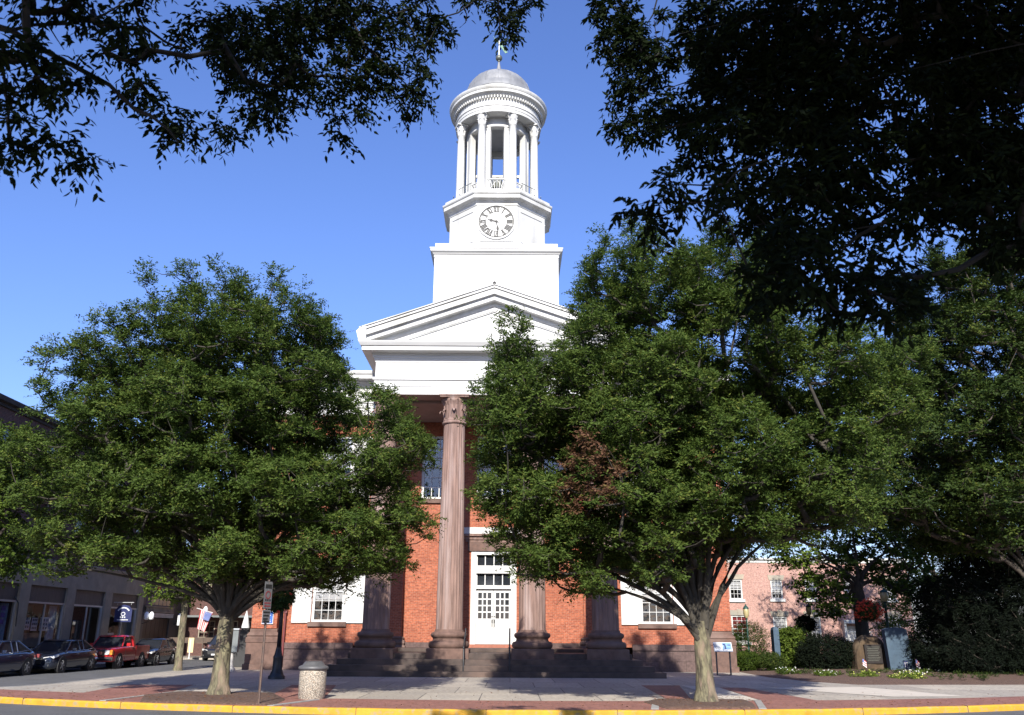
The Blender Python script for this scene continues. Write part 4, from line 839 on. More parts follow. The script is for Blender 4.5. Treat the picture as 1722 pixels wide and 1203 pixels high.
# ------------------------------------------------------------------ street furniture
# litter bin of exposed aggregate
B = thing('litter_bin', (-5.34, 25.15, 0), 'round pebbled concrete bin with a domed grey lid on the brick band', 'litter bin')
MB().ngon(-5.34, 25.15, [(.34, .0), (.345, .03), (.36, .05), (.36, .72), (.352, .74)], 40).build('body', 'aggregate', B)
MB().ngon(-5.34, 25.15, [(.36, .742), (.40, .75), (.405, .80), (.385, .83), (.345, .845), (.30, .86), (.24, .94), (.21, .955), (.19, .93), (.0, .925)], 40).build('lid', 'lid_grey', B)
# sign pole
S = thing('parking_sign', (-6.16, 22.98, 0), 'rusty post with two narrow grey signs seen almost edge on, in the left kerb bed', 'sign')
MB().box(-6.185, -6.135, 22.96, 22.975, 0, 2.98).box(-6.185, -6.178, 22.93, 22.96, 0, 2.98).box(-6.142, -6.135, 22.93, 22.96, 0, 2.98).box(-6.21, -6.11, 22.9, 23.0, .0, .04).build('post', 'rust_post', S)
def angled(o, c, a):
    """turn a flat sign about the vertical through c (post-local)"""
    R = Matrix.Translation(c) @ Matrix.Rotation(a, 4, 'Z') @ Matrix.Translation(-c)
    for v in o.data.vertices: v.co = R @ v.co
    return o
pc = Vector((0, -.06, 0))
for z0, z1, kind_ in ((2.27, 2.93, 0), (1.92, 2.24, 1)):
    pl = MB().box(-6.31, -6.01, 22.905, 22.91, z0, z1).build('sign_plate', 'sign_grey', S); angled(pl, pc, rad(66))
    m_ = MB(); r_ = MB(); yy = 22.9
    if kind_ == 0:
        m_.box(-6.28, -6.04, yy, yy+.004, 2.76, 2.86)
        r_.loft([[(-6.16+q*math.cos(2*math.pi*k/24), yy+e, 2.6+q*math.sin(2*math.pi*k/24)) for k in range(24)] for q, e in ((.10, .004), (.10, 0), (.075, 0), (.075, .004))], False)
        r_.box(-6.28, -6.04, yy, yy+.004, 2.39, 2.42); r_.prism([(-6.28, 2.33), (-6.22, 2.37), (-6.22, 2.345), (-6.04, 2.345), (-6.04, 2.315), (-6.22, 2.315), (-6.22, 2.29)], yy, yy+.004)
        for k in range(3): m_.box(-6.26+.08*k, -6.21+.08*k, yy, yy+.004, 2.45, 2.5)
    else:
        for k in range(3): m_.box(-6.28, -6.04-.03*k, yy, yy+.004, 2.16-.08*k, 2.2-.08*k)
        m_.prism([(-6.28, 1.96), (-6.23, 1.99), (-6.04, 1.97), (-6.04, 1.95), (-6.23, 1.93)], yy, yy+.004)
    a = m_.build('lettering', 'black_paint', S); angled(a, pc, rad(66))
    if r_.v: a = r_.build('symbol', 'sign_red', S); angled(a, pc, rad(66))
# accessibility sign on the corner pilaster
S = thing('blue_wall_sign', (-11.72, WY-.45, 2.3), 'small blue sign with a white border and arrow on the brick corner of the courthouse', 'sign')
MB().box(-12.0, -11.45, WY-.42, WY-.40, 2.08, 2.68).build('border', 'sign_white', S); MB().box(-11.97, -11.48, WY-.428, WY-.421, 2.11, 2.65).build('plate', 'sign_blue', S)
l = MB(); yy = WY-.432
l.prism([(-11.78, 2.48), (-11.7, 2.56), (-11.7, 2.5), (-11.58, 2.5), (-11.58, 2.46), (-11.7, 2.46), (-11.7, 2.4)], yy, yy+.003)
for k, (a, b) in enumerate(((-11.9, -11.62), (-11.86, -11.58), (-11.9, -11.56))): l.box(a, b, yy, yy+.003, 2.32-.075*k, 2.355-.075*k)
l.build('lettering', 'sign_white', S)
def basket(name, c, r, label, group, red=.0, size=.07, m_leaf='leaf_basket', n=60, drop=.9, seed=4, withpot=True):
    c = Vector(c); root = thing(name, c, label, 'flower basket', group)
    if withpot:
        k = MB(); k.ngon(c.x, c.y, [(.02, c.z-r*1.05), (r*.45, c.z-r*.98), (r*.75, c.z-r*.75), (r*.92, c.z-r*.35), (r*.97, c.z), (r*.9, c.z+.03)], 24); k.build('pot', 'coco', root)
        ch = MB()
        for j in range(3):
            a = 2*math.pi*j/3; ch.tube([(c.x+r*.9*math.cos(a), c.y+r*.9*math.sin(a), c.z), (c.x, c.y, c.z+r*1.7)], .006, 4)
        ch.build('chain', 'black_metal', root)
    C, out, _ = pick_clusters([((c.x, c.y, c.z+r*.1), (r*1.15, r*1.15, r*drop))], r*.22, n, .8, -2, 2, seed)
    p, _t = sprays(C, out, r*.38, 9, 7, size, asp=.5, up=.0, droop=.6, tint0=.25); leafmesh('foliage', [p], m_leaf, root)
    if red:
        fl = MB(); rr = random.Random(seed)
        for i in range(int(red)):
            a, b = rr.uniform(0, 6.28), math.acos(rr.uniform(-.75, 1)); d = Vector((math.sin(b)*math.cos(a), math.sin(b)*math.sin(a), math.cos(b)*drop)); q = c+d*r*rr.uniform(.95, 1.6)*(1+.25*math.sin(3*a+b*2))
            for t in range(5):
                e = q+Vector((rr.uniform(-.05, .05), rr.uniform(-.05, .05), rr.uniform(-.04, .04))); fl.ngon(e.x, e.y, [(.005, e.z-.02), (.036*rr.uniform(.7, 1.4), e.z), (.016, e.z+.02)], 6, rr.uniform(0, 6))
        fl.build('blossom', 'flower_red', root)
    return root
def lamp(loc, h, label, arm, pm='black_metal', rb=.16, group='old-style street lamps', gs=1.):
    L = Vector(loc); root = thing('street_lamp', L, label, 'street lamp', group); x, y = L.x, L.y
    p = MB(); p.ngon(x, y, [(rb*1.9, 0), (rb*1.9, .1), (rb*1.6, .14), (rb*1.45, .2), (rb*1.1, .34), (rb*1.05, .75), (rb*1.15, .8), (rb*.9, .86), (rb*.62, 1.1), (rb*.52, 1.2)]+[(rb*(.52-.17*t), 1.2+t*(h-1.75)) for t in (0, .5, 1)]+[(rb*.55, h-.52), (rb*.35, h-.48), (rb*.6, h-.42), (rb*.75, h-.38)], 16); p.build('post', pm, root)
    g = MB(); g.ngon(x, y, [(.09*gs, h-.38), (.16*gs, h-.3), (.205*gs, h-.14), (.20*gs, h+.0), (.17*gs, h+.08)], 20); g.build('globe', 'lamp_amber', root)
    c = MB(); c.ngon(x, y, [(.215*gs, h+.06), (.20*gs, h+.1), (.12*gs, h+.18), (.05, h+.2), (.03, h+.28), (.0, h+.3)], 20); c.build('cap', pm, root)
    if arm:
        a = MB(); ax, az = arm; a.tube([(x, y, az), (x+ax*.5, y, az+.12), (x+ax, y, az+.05), (x+ax, y, az-.04)], .022, 6); a.tube([(x, y, az-.35), (x+ax*.5, y, az-.1), (x+ax*.8, y, az+.06)], .014, 5); a.build('bracket', pm, root)
    return root
lamp((-8.93, 35.5, 0), 4.0, 'black street lamp with a round basket of plants, left of the first courthouse window', (-.12, 3.8), rb=.17)
basket('flower_basket', (-9.12, 35.2, 3.05), .52, 'big dark round basket with trailing leaves on the black lamp post by the courthouse window', 'hanging flower baskets', red=10, size=.09, n=150, drop=1.0, seed=41)
# utility pedestal and cabinet
U = thing('utility_box', (-12.6, 42, 0), 'grey metal box on a pale concrete stub post behind the left tree trunk', 'utility box')
MB().box(-12.84, -12.42, 41.85, 42.1, .82, 1.8).build('cabinet', 'utility_grey', U, bevel=.015); MB().box(-12.87, -12.39, 41.8, 42.14, 1.8, 1.86).build('hood', 'sign_back', U)
MB().ngon(-12.68, 42, [(.24, 0), (.22, .1), (.13, .2), (.09, .3), (.085, .82)], 12).build('pedestal', 'concrete', U)
U = thing('utility_cabinet', (-13.9, 47.3, 0), 'tall black cabinet beyond the grey utility box, close to the courthouse corner', 'utility cabinet')
MB().box(-14.3, -13.45, 47, 47.6, 0, 1.85).build('cabinet', 'plastic_black', U, bevel=.02); MB().box(-14.33, -13.42, 46.97, 47.63, 1.853, 1.91).build('lid', 'black_metal', U); MB().box(-13.92, -13.86, 46.96, 46.995, 1.05, 1.2).build('handle', 'lens', U)
# interpretive panel
P = thing('information_panel', (9.48, 41, 0), 'tilted white and blue information panel on a dark stand in front of the right corner', 'information panel')
MB().box(9.15, 9.21, 41.0, 41.06, 0, 1.18).box(9.75, 9.81, 41.0, 41.06, 0, 1.18).box(9.15, 9.81, 40.98, 41.08, .0, .03).build('stand', 'black_metal', P)
def tilt(o, c, a):
    R = Matrix.Translation(c) @ Matrix.Rotation(a, 4, 'X') @ Matrix.Translation(-c)
    for v in o.data.vertices: v.co = R @ v.co
tc_ = Vector((0, 0, 1.19))
for nm, mt, bx_, yy in (('frame', 'sign_back', [(9.08, 9.90, .96, 1.42)], (40.99, 41.02)), ('panel', 'paper', [(9.10, 9.88, .98, 1.40)], (40.98, 40.989)), ('picture', 'paper_blue', [(9.47, 9.86, 1.06, 1.38)], (40.972, 40.979)),
                     ('drawing', 'navy', [(9.49, 9.6, 1.26, 1.34), (9.55, 9.62, 1.08, 1.26), (9.7, 9.84, 1.25, 1.29)], (40.966, 40.971)), ('lettering', 'utility_grey', [(9.13, 9.42-.03*(k % 3), 1.34-.035*k, 1.35-.035*k) for k in range(8)], (40.974, 40.979))):
    m_ = MB()
    for b in bx_: m_.box(b[0], b[1], yy[0], yy[1], b[2], b[3])
    tilt(m_.build(nm, mt, P), tc_, rad(-32))

# ------------------------------------------------------------------ monuments and planting of the square
Gz = .12
K = thing('boulder_monument', (17.0, 43.2, Gz), 'rough brown boulder with a dark bronze plaque, left of the blue stone slab', 'monument')
bm_ = MB(); rr = random.Random(5); rings = []
for z, hx, hy in ((-.1, .78, .5), (.35, .80, .5), (.8, .76, .47), (1.15, .70, .42), (1.4, .60, .36), (1.55, .42, .26), (1.6, .2, .14)):
    rings.append([(16.85+hx*(abs(math.cos(a))**.7)*math.copysign(1, math.cos(a))*(1+rr.uniform(-.05, .05)), 43.2+hy*(abs(math.sin(a))**.7)*math.copysign(1, math.sin(a))*(1+rr.uniform(-.05, .05)), Gz+z+rr.uniform(-.03, .03)) for a in [2*math.pi*k/22 for k in range(22)]])
bm_.loft(rings).build('stone', 'granite_tan', K)
MB().box(16.45, 17.25, 42.66, 42.8, Gz+.35, Gz+1.2).build('plaque', 'plaque', K, bevel=.02)
q = MB()
for k in range(9): q.box(16.55+.03*(k % 2), 17.15-.04*(k % 3), 42.652, 42.66, Gz+1.08-.075*k, Gz+1.1-.075*k)
q.build('lettering', 'bronze', K)
K = thing('stone_slab_monument', (17.75, 42, Gz), 'upright blue-grey stone slab with faint engraved lines and a small dark emblem', 'monument')
mn = MB(); mn.prism([(17.3, Gz), (18.38, Gz), (18.22, Gz+1.86), (18.05, Gz+1.93), (17.7, Gz+1.96), (17.36, Gz+1.93), (17.2, Gz+1.86)], 42.0, 42.35); mn.build('slab', 'slate_blue', K, bevel=.02)
l = MB(); yy = 41.993
for k, (a, b) in enumerate(((17.6, 17.95), (17.5, 18.05), (17.55, 18.0), (17.5, 18.05), (17.58, 17.98), (17.5, 18.02), (17.6, 17.95), (17.55, 18.0))): l.box(a, b, yy, yy+.008, Gz+1.6-.12*k, Gz+1.625-.12*k)
l.build('lettering', 'slate_blue', K)
e_ = MB(); e_.prism([(17.9, Gz+.48), (17.9, Gz+.25), (18.0, Gz+.12), (18.1, Gz+.25), (18.1, Gz+.48), (18.0, Gz+.52)], 41.99, 42.001); em = e_.build('emblem', 'navy', K)
e_ = MB()
for x in (17.93, 18.02): e_.box(x, x+.055, 41.983, 41.989, Gz+.42, Gz+.445); e_.box(x+.017, x+.038, 41.983, 41.989, Gz+.2, Gz+.42)
e_.build('emblem_mark', 'sign_white', em)
K = thing('stone_pillar', (13.1, 45, .1), 'narrow blue-grey granite pillar beside the climbing bush', 'monument')
MB().rect(12.95, 13.22, 45, 45.5, [(0, .05), (.0, 1.95), (-.03, 2.05), (-.1, 2.1)]).build('shaft', 'slate_blue', K)
MB().rect(12.85, 13.32, 44.9, 45.6, [(0, -.02), (0, .2), (-.05, .24)]).build('foot', 'slate_blue', K)
def shrub(name, c, r, label, mt='leaf_deep', n=160, R=.28, size=.06, seed=1, group=None, m=12, L=9, asp=.5, cat='shrub', lobes=None, stem=.03, **kw):
    c = Vector(c); root = thing(name, c, label, cat, group)
    lb = lobes or [((c.x, c.y, c.z+r[2]), r)]
    C, out, _ = pick_clusters(lb, R*.62, n, .6, -1.1, 2.5, seed, .6)
    p, _t = sprays(C, out, R, m, L, size, asp=asp, **kw); leafmesh('foliage', [p], mt, root)
    s_ = MB(); rr = random.Random(seed)
    for i in range(7):
        a = rr.uniform(0, 6.28); s_.tube([(c.x, c.y, c.z-.05), (c.x+.25*r[0]*math.cos(a), c.y+.25*r[1]*math.sin(a), c.z+r[2]*.6), (c.x+.6*r[0]*math.cos(a), c.y+.6*r[1]*math.sin(a), c.z+r[2]*1.3)], [stem, stem*.7, stem*.3], 5)
    s_.build('stem', 'bark_dark', root); return root
shrub('bush', (12.0, 46.5, .1), (1.05, .9, 1.1), 'dark feathery bush between the courthouse corner and the stone pillar', n=240, R=.38, size=.09, seed=51, asp=.25, up=.3, flat=.8)
shrub('bush', (11.65, 45.2, .08), (.6, .5, .42), 'low clipped yellow-green bush at the foot of the feathery bush', 'leaf_maple', n=150, R=.2, size=.05, seed=52, tint0=.15)
shrub('bush', (12.55, 44.2, .08), (.55, .5, .4), 'low round dark green bush in front of the stone pillar', 'leaf_deep', n=150, R=.2, size=.05, seed=53, tint0=.4)
shrub('climbing_bush', (13.95, 45.5, .1), (.62, .6, 1.0), 'bright green vine-covered bush right of the stone pillar', 'leaf_maple', n=220, R=.3, size=.1, seed=54, tint0=.38, asp=.6, droop=.6)
shrub('bush', (15.1, 43.8, .12), (1.35, .9, .75), 'wide low dark bush left of the boulder monument', 'leaf_conifer', n=260, R=.36, size=.08, seed=55, tint0=.5, m=14)
shrub('bush', (15.2, 47.5, .1), (.7, .6, .9), 'dark bush behind the wide low one', 'leaf_deep', n=140, R=.35, size=.09, seed=56)
shrub('bush', (19.6, 45.5, .12), (.9, .7, .62), 'dark bush to the right of the blue stone slab', 'leaf_deep', n=150, R=.35, size=.09, seed=57)
fl_spots = [(12.3, 40.8, 'flower_white', 8), (13.2, 38.6, 'flower_white', 7), (14.3, 37.4, 'flower_yellow', 8), (15.5, 36.3, 'flower_yellow', 13), (16.4, 37.6, 'flower_white', 12), (17.7, 39.9, 'flower_white', 10), (19.3, 40.3, 'flower_white', 16), (20.3, 40.9, 'flower_white', 7)]
names = ['few white flowers farthest left in the bed', 'small clump of white flowers near the path corner of the bed', 'small yellow-green clump of bedding plants below the wide dark bush', 'widest yellow-green clump of bedding plants, at the kerb below the boulder', 'white-flowered clump beside the widest yellow clump',
         'white flowers at the foot of the blue stone slab', 'widest patch of white flowers, right of the blue stone slab', 'white flowers farthest right, by the last small flag']
for i, (x, y, cm, n_) in enumerate(fl_spots):
    r_ = thing('flower_clump', (x, y, .1), names[i], 'flowers', 'bedding flowers'); wx = .3+.03*n_
    C, out, _ = pick_clusters([((x, y, .14), (wx, .55, .12))], .13, 40, .2, -.6, 4, 60+i); p, _t = sprays(C, out, .15, 8, 5, .075, asp=.4, up=.7, tint0=.45 if cm == 'flower_yellow' else .3); leafmesh('foliage', [p], 'leaf_maple', r_)
    f_ = MB(); rr = random.Random(i)
    for k in range(n_*4):
        c_ = C[rr.randrange(len(C))]; a, b = c_[0]+rr.gauss(0, .07), c_[1]+rr.gauss(0, .07); z = c_[2]+rr.uniform(.04, .16); q = rr.uniform(.018, .034); f_.ngon(a, b, [(.004, z-.02), (q, z), (q*.5, z+.015)], 6)
    f_.build('blossom', cm, r_)
r_g = []
rq = np.random.default_rng(77); n = 420; gx = rq.uniform(11.6, 30, n); gy = 35.2+rq.random(n)**1.0*7; okk = (gy > 39.5-(gx-11)*1.6) & (gy > 34.4+(gx-14)*.17) & (noise3(np.stack([gx, gy, gx*0], 1), 1.6, 5) > .0)
C = np.stack([gx, gy, np.full(n, .16)], 1)[okk]; p, _t = sprays(C, np.tile([0, -.3, .6], (len(C), 1)), .22, 8, 6, .09, asp=.3, up=.6, tint0=.25); g_ = leafmesh('ground_cover', [p], 'leaf_deep', None)
tag(g_, 'low straggly green ground cover spread over the mulch of the garden bed', 'ground cover', kind='stuff')
def small_flag(x, y, label, a):
    r_ = thing('grave_flag', (x, y, .1), label, 'flag', 'small flags stuck in the flower bed'); MB().tube([(x, y, .05), (x+a, y, .75)], .008, 5).build('stick', 'dark_wood', r_)
    f_ = MB()
    for k in range(6):
        w0 = k/6; f_.add([(x+a*.95, y, .72-.28*w0), (x+a+.16, y-.03, .60-.28*w0), (x+a+.16, y-.03, .60-.28*(w0+1/6)), (x+a*.95, y, .72-.28*(w0+1/6))], [(0, 1, 2, 3)])
        if k % 2 == 0: f_.build('stripe', 'stripe_red', r_); f_ = MB()
        else: f_.build('stripe', 'stripe_white', r_); f_ = MB()
    MB().box(x+a*.95, x+a*.95+.07, y-.02, y-.01, .56, .70).build('canton', 'canton_blue', r_)
small_flag(18.05, 40.9, 'tiny striped flag on a stick in front of the blue stone slab', -.08); small_flag(20.2, 41.5, 'tiny striped flag on a stick right of the blue stone slab', .05); small_flag(15.9, 41.8, 'tiny striped flag on a stick left of the boulder', .06)
U = thing('air_unit', (19.3, 43.9, .12), 'small white utility housing low behind the blue stone slab', 'utility box')
MB().box(18.95, 19.6, 43.7, 44.2, .12, .62).build('cabinet', 'sign_white', U, bevel=.02); MB().box(19.0, 19.55, 43.69, 43.699, .3, .5).build('grille', 'utility_grey', U)
lamp((18.7, 45.2, .12), 3.72, 'green lamp post with an amber globe beside a red flower basket, behind the blue slab', (-.9, 3.1), 'green_paint')
basket('flower_basket', (17.75, 45.0, 2.85), .42, 'hanging basket full of red flowers on the green lamp post', 'hanging flower baskets', red=230, size=.07, n=90, drop=.9, seed=42)
lamp((11.83, 45.6, .1), 2.9, 'lamp with an amber globe rising over the feathery bush by the courthouse corner', None, 'green_paint', rb=.08, gs=.7)
lamp((16.6, 50.5, .2), 3.15, 'dark lamp in front of the pink building holding a black basket', (-.3, 2.75), rb=.09, gs=.75)
basket('flower_basket', (16.28, 50.3, 2.3), .4, 'black hanging basket silhouetted against the pink brick building', 'hanging flower baskets', size=.1, m_leaf='leaf_conifer', n=90, drop=1.0, seed=43)

# ------------------------------------------------------------------ pink brick building on the right
PB = thing('brick_building', (28, 70, 0), 'pink brick building with white windows behind the square', 'building'); py = 70
pw = [(17.0, 18.0, 4.35, 5.85), (20.22, 21.12, 4.4, 5.8), (22.88, 23.78, 4.4, 5.8), (25.9, 26.8, 4.4, 5.8), (29, 29.9, 4.4, 5.8),
      (17.0, 18.25, 1.2, 3.15), (20.2, 21.25, 1.2, 3.1), (22.75, 23.85, 1.2, 3.1), (25.6, 26.8, .3, 2.4), (29, 30, 1.2, 3.1)]
m_ = MB(); wall_y(m_, 14.5, 31, 0, 7.1, py, pw, .2); m_.add([(14.5, 70, 0), (14.5, 84, 0), (14.5, 84, 7.1), (14.5, 70, 7.1), (31, 70, 0), (31, 84, 0), (31, 84, 7.1), (31, 70, 7.1)], [(0, 1, 2, 3), (7, 6, 5, 4), (1, 5, 6, 2)]); m_.build('wall', 'pink_brick', PB)
MB().rect(14.5, 31, 70, 84, [(0, 7.1), (.05, 7.12), (.05, 7.3), (.2, 7.36), (.2, 7.48), (0, 7.5)]).build('cornice', 'white_paint', PB)
for i, h in enumerate(pw):
    if i == 8: continue
    sash(PB, h[0], h[1], h[2], h[3], py, 3, 6 if i > 4 else 4, blind=.35 if i % 3 else .55, sillm='white_paint', frame=.1)
    t = MB(); t.prism([(h[0]-.12, h[3]+.01), (h[1]+.12, h[3]+.01), (h[1]+.2, h[3]+.38), (h[0]-.2, h[3]+.38)], py-.04, py-.001)
    if i > 4: t.prism([((h[0]+h[1])/2-.12, h[3]+.0), ((h[0]+h[1])/2+.12, h[3]+.0), ((h[0]+h[1])/2+.17, h[3]+.47), ((h[0]+h[1])/2-.17, h[3]+.47)], py-.07, py-.041)
    t.build('lintel', 'limestone', PB)
MB().box(17.1, 18.15, py+.145, py+.155, 1.9, 3.05).build('curtain', 'curtain_red', PB)
t = MB(); t.box(25.45, 25.62, py-.5, py-.002, .0, 2.6); t.box(26.8, 26.97, py-.5, py-.002, 0, 2.6); t.box(25.4, 27.02, py-.6, py-.003, 2.601, 2.85); t.build('door_surround', 'white_paint', PB); box('door', 'white_paint', PB, 25.62, 26.8, py+.1, py+.15, .3, 2.4)
t = MB()
for k in range(7): t.box(25.5+.25*k, 25.55+.25*k, py-1.5, py-1.45, 1.35, 1.95)
t.box(25.35, 27.15, py-1.55, py-1.4, 1.951, 2.02); t.box(25.35, 27.15, py-1.55, py-1.4, 1.28, 1.349); t.build('railing', 'white_paint', PB); box('porch_base', 'cream', PB, 25.35, 27.15, py-1.5, py-.51, 0, 1.275)
t = MB(); t.box(24.55, 24.95, py-.2, py-.002, 3.1, 3.5); t.build('wall_lamp', 'black_metal', PB); box('wall_lamp_glass', 'lamp_glass', PB, 24.65, 24.85, py-.22, py-.201, 3.2, 3.38)

# ------------------------------------------------------------------ shops along the side street (facade looks towards +X)
SX = -24.5
SB = thing('shop_building', (SX, 48, 0), 'dark brick building over a pale stone shopfront on the left side street', 'shop building')
bays = [(31.3, 35.3), (36.2, 40.3), (41.2, 45.14), (46.1, 50.0), (50.95, 54.75), (55.72, 59.8)]
m_ = MB()
for a, b in [(30.4, 31.3), (35.3, 36.2), (40.3, 41.2), (45.14, 46.1), (50.0, 50.95), (54.75, 55.72), (59.8, 60.5)]: m_.box(SX-.3, SX+.0, a, b, 0, 3.96)
m_.box(SX-.3, SX, 30.4, 60.5, 3.96, 5.1); m_.loft([[(SX+o, 30.4, z), (SX+o, 60.5, z), (SX-.3, 60.5, z), (SX-.3, 30.4, z)] for o, z in ((0.003, 5.1), (.1, 5.14), (.14, 5.3), (0.0, 5.34))]); m_.build('pilaster', 'limestone', SB)
for i, (a, b) in enumerate(bays):
    box('transom_panel', 'bronze_panel', SB, SX-.22, SX-.12, a+.002, b-.002, 3.15, 3.955)
    t = MB(); t.box(SX-.2, SX-.08, a+.002, b-.002, 3.06, 3.148); t.box(SX-.2, SX-.1, a+.002, a+.07, .55, 3.06); t.box(SX-.2, SX-.1, b-.07, b-.002, .55, 3.06); mid = (a+b)/2; t.box(SX-.19, SX-.11, mid-.03, mid+.03, .55, 3.06); fr_ = t.build('shop_window', 'sign_back', SB)
    if i == 4:
        box('brick_panel', 'dark_brick', SB, SX-.9, SX-.85, a, b, 0, 3.06); box('shop_door', 'dark_wood', SB, SX-.84, SX-.80, a+.3, a+1.4, 0, 2.3); box('shop_door', 'glass_dark', SB, SX-.84, SX-.80, a+1.8, a+2.9, 0, 2.3)
    elif i == 5:
        box('pane', 'shop_glass', fr_, SX-.17, SX-.16, a+.08, b-1.5, .56, 3.05); box('interior', 'dark_room', fr_, SX-1.2, SX-1.15, a, b, 0, 3.06); box('display', 'cream', fr_, SX-.6, SX-.55, a+.3, a+1.1, 1.7, 2.8); box('display', 'paper', fr_, SX-.5, SX-.45, a+.9, a+1.9, .8, 1.6); box('door_leaf', 'utility_grey', SB, SX-.6, SX-.55, b-1.35, b-.2, .0, 2.75)
        box('base', 'limestone', SB, SX-.2, SX-.04, a+.002, b-1.5, 0, .55)
    else:
        box('pane', 'shop_glass', fr_, SX-.17, SX-.16, a+.08, b-.08, .56, 3.05); MB().box(SX-1.8, SX-1.75, a, b, 0, 3.06).box(SX-1.75, SX-.25, a, b, 3.06, 3.1).box(SX-1.75, SX-.25, a, b, .1, .14).box(SX-1.75, SX-.35, a, a+.03, .14, 3.06).box(SX-1.75, SX-.35, b-.03, b, .14, 3.06).build('interior', 'dark_room', fr_); box('base', 'limestone', SB, SX-.2, SX-.04, a+.002, b-.002, 0, .55)
        if i == 3:
            for k, (c, d, z0, z1) in enumerate(((a+.3, a+1.0, 1.75, 2.35), (a+1.15, a+1.75, 1.7, 2.35), (a+2.0, a+2.9, 1.7, 2.4))):
                po = box('poster', 'paper', fr_, SX-.30, SX-.29, c, d, z0, z1); t = MB()
                for r_ in range(3):
                    for s_ in range(3): t.box(SX-.289, SX-.285, c+.08+s_*(d-c-.1)/3, c+.08+s_*(d-c-.1)/3+.12, z0+.08+r_*.2, z0+.2+r_*.2)
                t.build('print', 'slate_blue', po)
            box('curtain', 'utility_grey', fr_, SX-.6, SX-.55, a+.1, a+2.8, .9, 1.6); box('side_curtain', 'paper_blue', fr_, SX-.5, SX-.4, b-.8, b-.1, .7, 3.0)
        if i == 2:
            t = MB()
            for r_ in range(3):
                for s_ in range(4): t.box(SX-.32, SX-.3, a+1.6+s_*.5, a+1.95+s_*.5, 2.0+r_*.32, 2.22+r_*.32)
            t.build('window_lettering', 'neon_blue', fr_); box('side_curtain', 'paper_blue', fr_, SX-.5, SX-.4, b-.7, b-.1, .7, 3.0)
            box('display', 'curtain_red', fr_, SX-.8, SX-.7, a+1.4, a+3.2, .9, 1.5)
m_ = MB(); uw = [(y, y+1.3, z, z+1.9) for z in (6.3, 9.3) for y in (32.5, 36.8, 41.2, 45.5, 49.8, 54, 58)]
wall_x(m_, 30.4, 60.5, 5.34, 12.0, SX-.05, uw, .25, -1); m_.box(SX-14, SX-.051, 30.4, 30.42, 0, 12).box(SX-14, SX-.051, 60.45, 60.49, 3.97, 12); m_.build('wall', 'dark_brick', SB)
for a, b, c, d in uw:
    f_ = MB(); f_.box(SX-.25, SX-.15, a, a+.08, c, d).box(SX-.25, SX-.15, b-.08, b, c, d).box(SX-.25, SX-.15, a+.08, b-.08, d-.08, d).box(SX-.25, SX-.15, a+.08, b-.08, c, c+.08).box(SX-.25, SX-.15, a+.08, b-.08, (c+d)/2-.03, (c+d)/2+.03)
    wn = f_.build('window', 'limestone', SB); box('pane', 'glass_dark', wn, SX-.22, SX-.2, a+.08, b-.08, c+.08, d-.08)
MB().rect(SX-14, SX-.05, 30.4, 60.5, [(0, 12.0), (.1, 12.02), (.1, 12.15), (.3, 12.2), (.35, 12.35), (.35, 12.42), (.0, 12.44)]).build('cornice', 'roof_dark', SB)
t = MB(); t.tube([(SX+.05, 44.6, 3.3), (SX+.3, 44.6, 3.0), (SX+.3, 44.7, 1.9)], .03, 5); t.build('rolled_awning_arm', 'black_metal', SB)
# hanging shop sign
S = thing('hanging_sign', (SX, 56.0, 0), 'navy blue hanging sign with a pale arc and round emblem outside the shops', 'sign')
MB().tube([(SX, 56, 3.4), (SX+1.25, 56, 3.4)], .025, 6).tube([(SX+.25, 56, 3.4), (SX+.25, 56, 3.25)], .012, 4).tube([(SX+1.1, 56, 3.4), (SX+1.1, 56, 3.25)], .012, 4).build('bracket', 'sign_back', S)
MB().prism([(SX+.15, 2.25), (SX+1.2, 2.25), (SX+1.2, 2.95), (SX+1.0, 3.2), (SX+.68, 3.27), (SX+.35, 3.2), (SX+.15, 2.95)], 55.97, 56.03).build('board', 'navy', S)
t = MB(); cx = SX+.68
t.loft([[(cx+r*math.cos(a), y_, 2.75+r*.9*math.sin(a)) for a in [math.pi*(.15+.7*k/12) for k in range(13)]] for r, y_ in ((.42, 55.955), (.34, 55.955))], False, closed=False)
t.loft([[(cx+.14*s*math.cos(a), y_, 2.72+.12*s*math.sin(a)) for a in [2*math.pi*k/20 for k in range(20)]] for s, y_ in ((1, 55.955), (.65, 55.955))], False)
for k in range(3): t.box(cx-.18+.13*k, cx-.10+.13*k, 55.95, 55.96, 2.48, 2.57)
t.box(cx-.34, cx+.34, 55.95, 55.96, 2.35, 2.4); t.build('lettering', 'paper', S)
# restaurant
RB = thing('restaurant', (SX, 64, 0), 'dark timber restaurant front with striped canopy edge and white globe lanterns', 'building')
m_ = MB(); m_.box(SX-.35, SX-.03, 60.52, 61.0, 0, 5.4).box(SX-.35, SX-.03, 65.6, 66.6, 0, 5.4).box(SX-.35, SX-.03, 61.0, 65.6, 3.2, 5.4).box(SX-9, SX-.36, 60.52, 68, 0, 9.5).box(SX-.35, SX-.03, 66.6, 67.99, 0, 5.4); m_.build('wall', 'bronze_panel', RB)
t = MB()
for k in range(6): t.box(SX-.2, SX-.12, 61.02+.76*k, 61.74+.76*k, 0, 2.55)
t.build('door_panels', 'dark_wood', RB)
t = MB()
for k in range(30): t.box(SX+.18, SX+.2, 60.9+.16*k, 60.98+.16*k, 2.62, 2.86)
t.box(SX-.1, SX+.17, 60.8, 65.8, 2.861, 2.9); t.build('canopy_fringe', 'sign_back', RB)
t = MB()
for k in range(20): t.box(SX+.08, SX+.13, 60.9+.25*k, 61.0+.25*k, 3.02, 3.3)
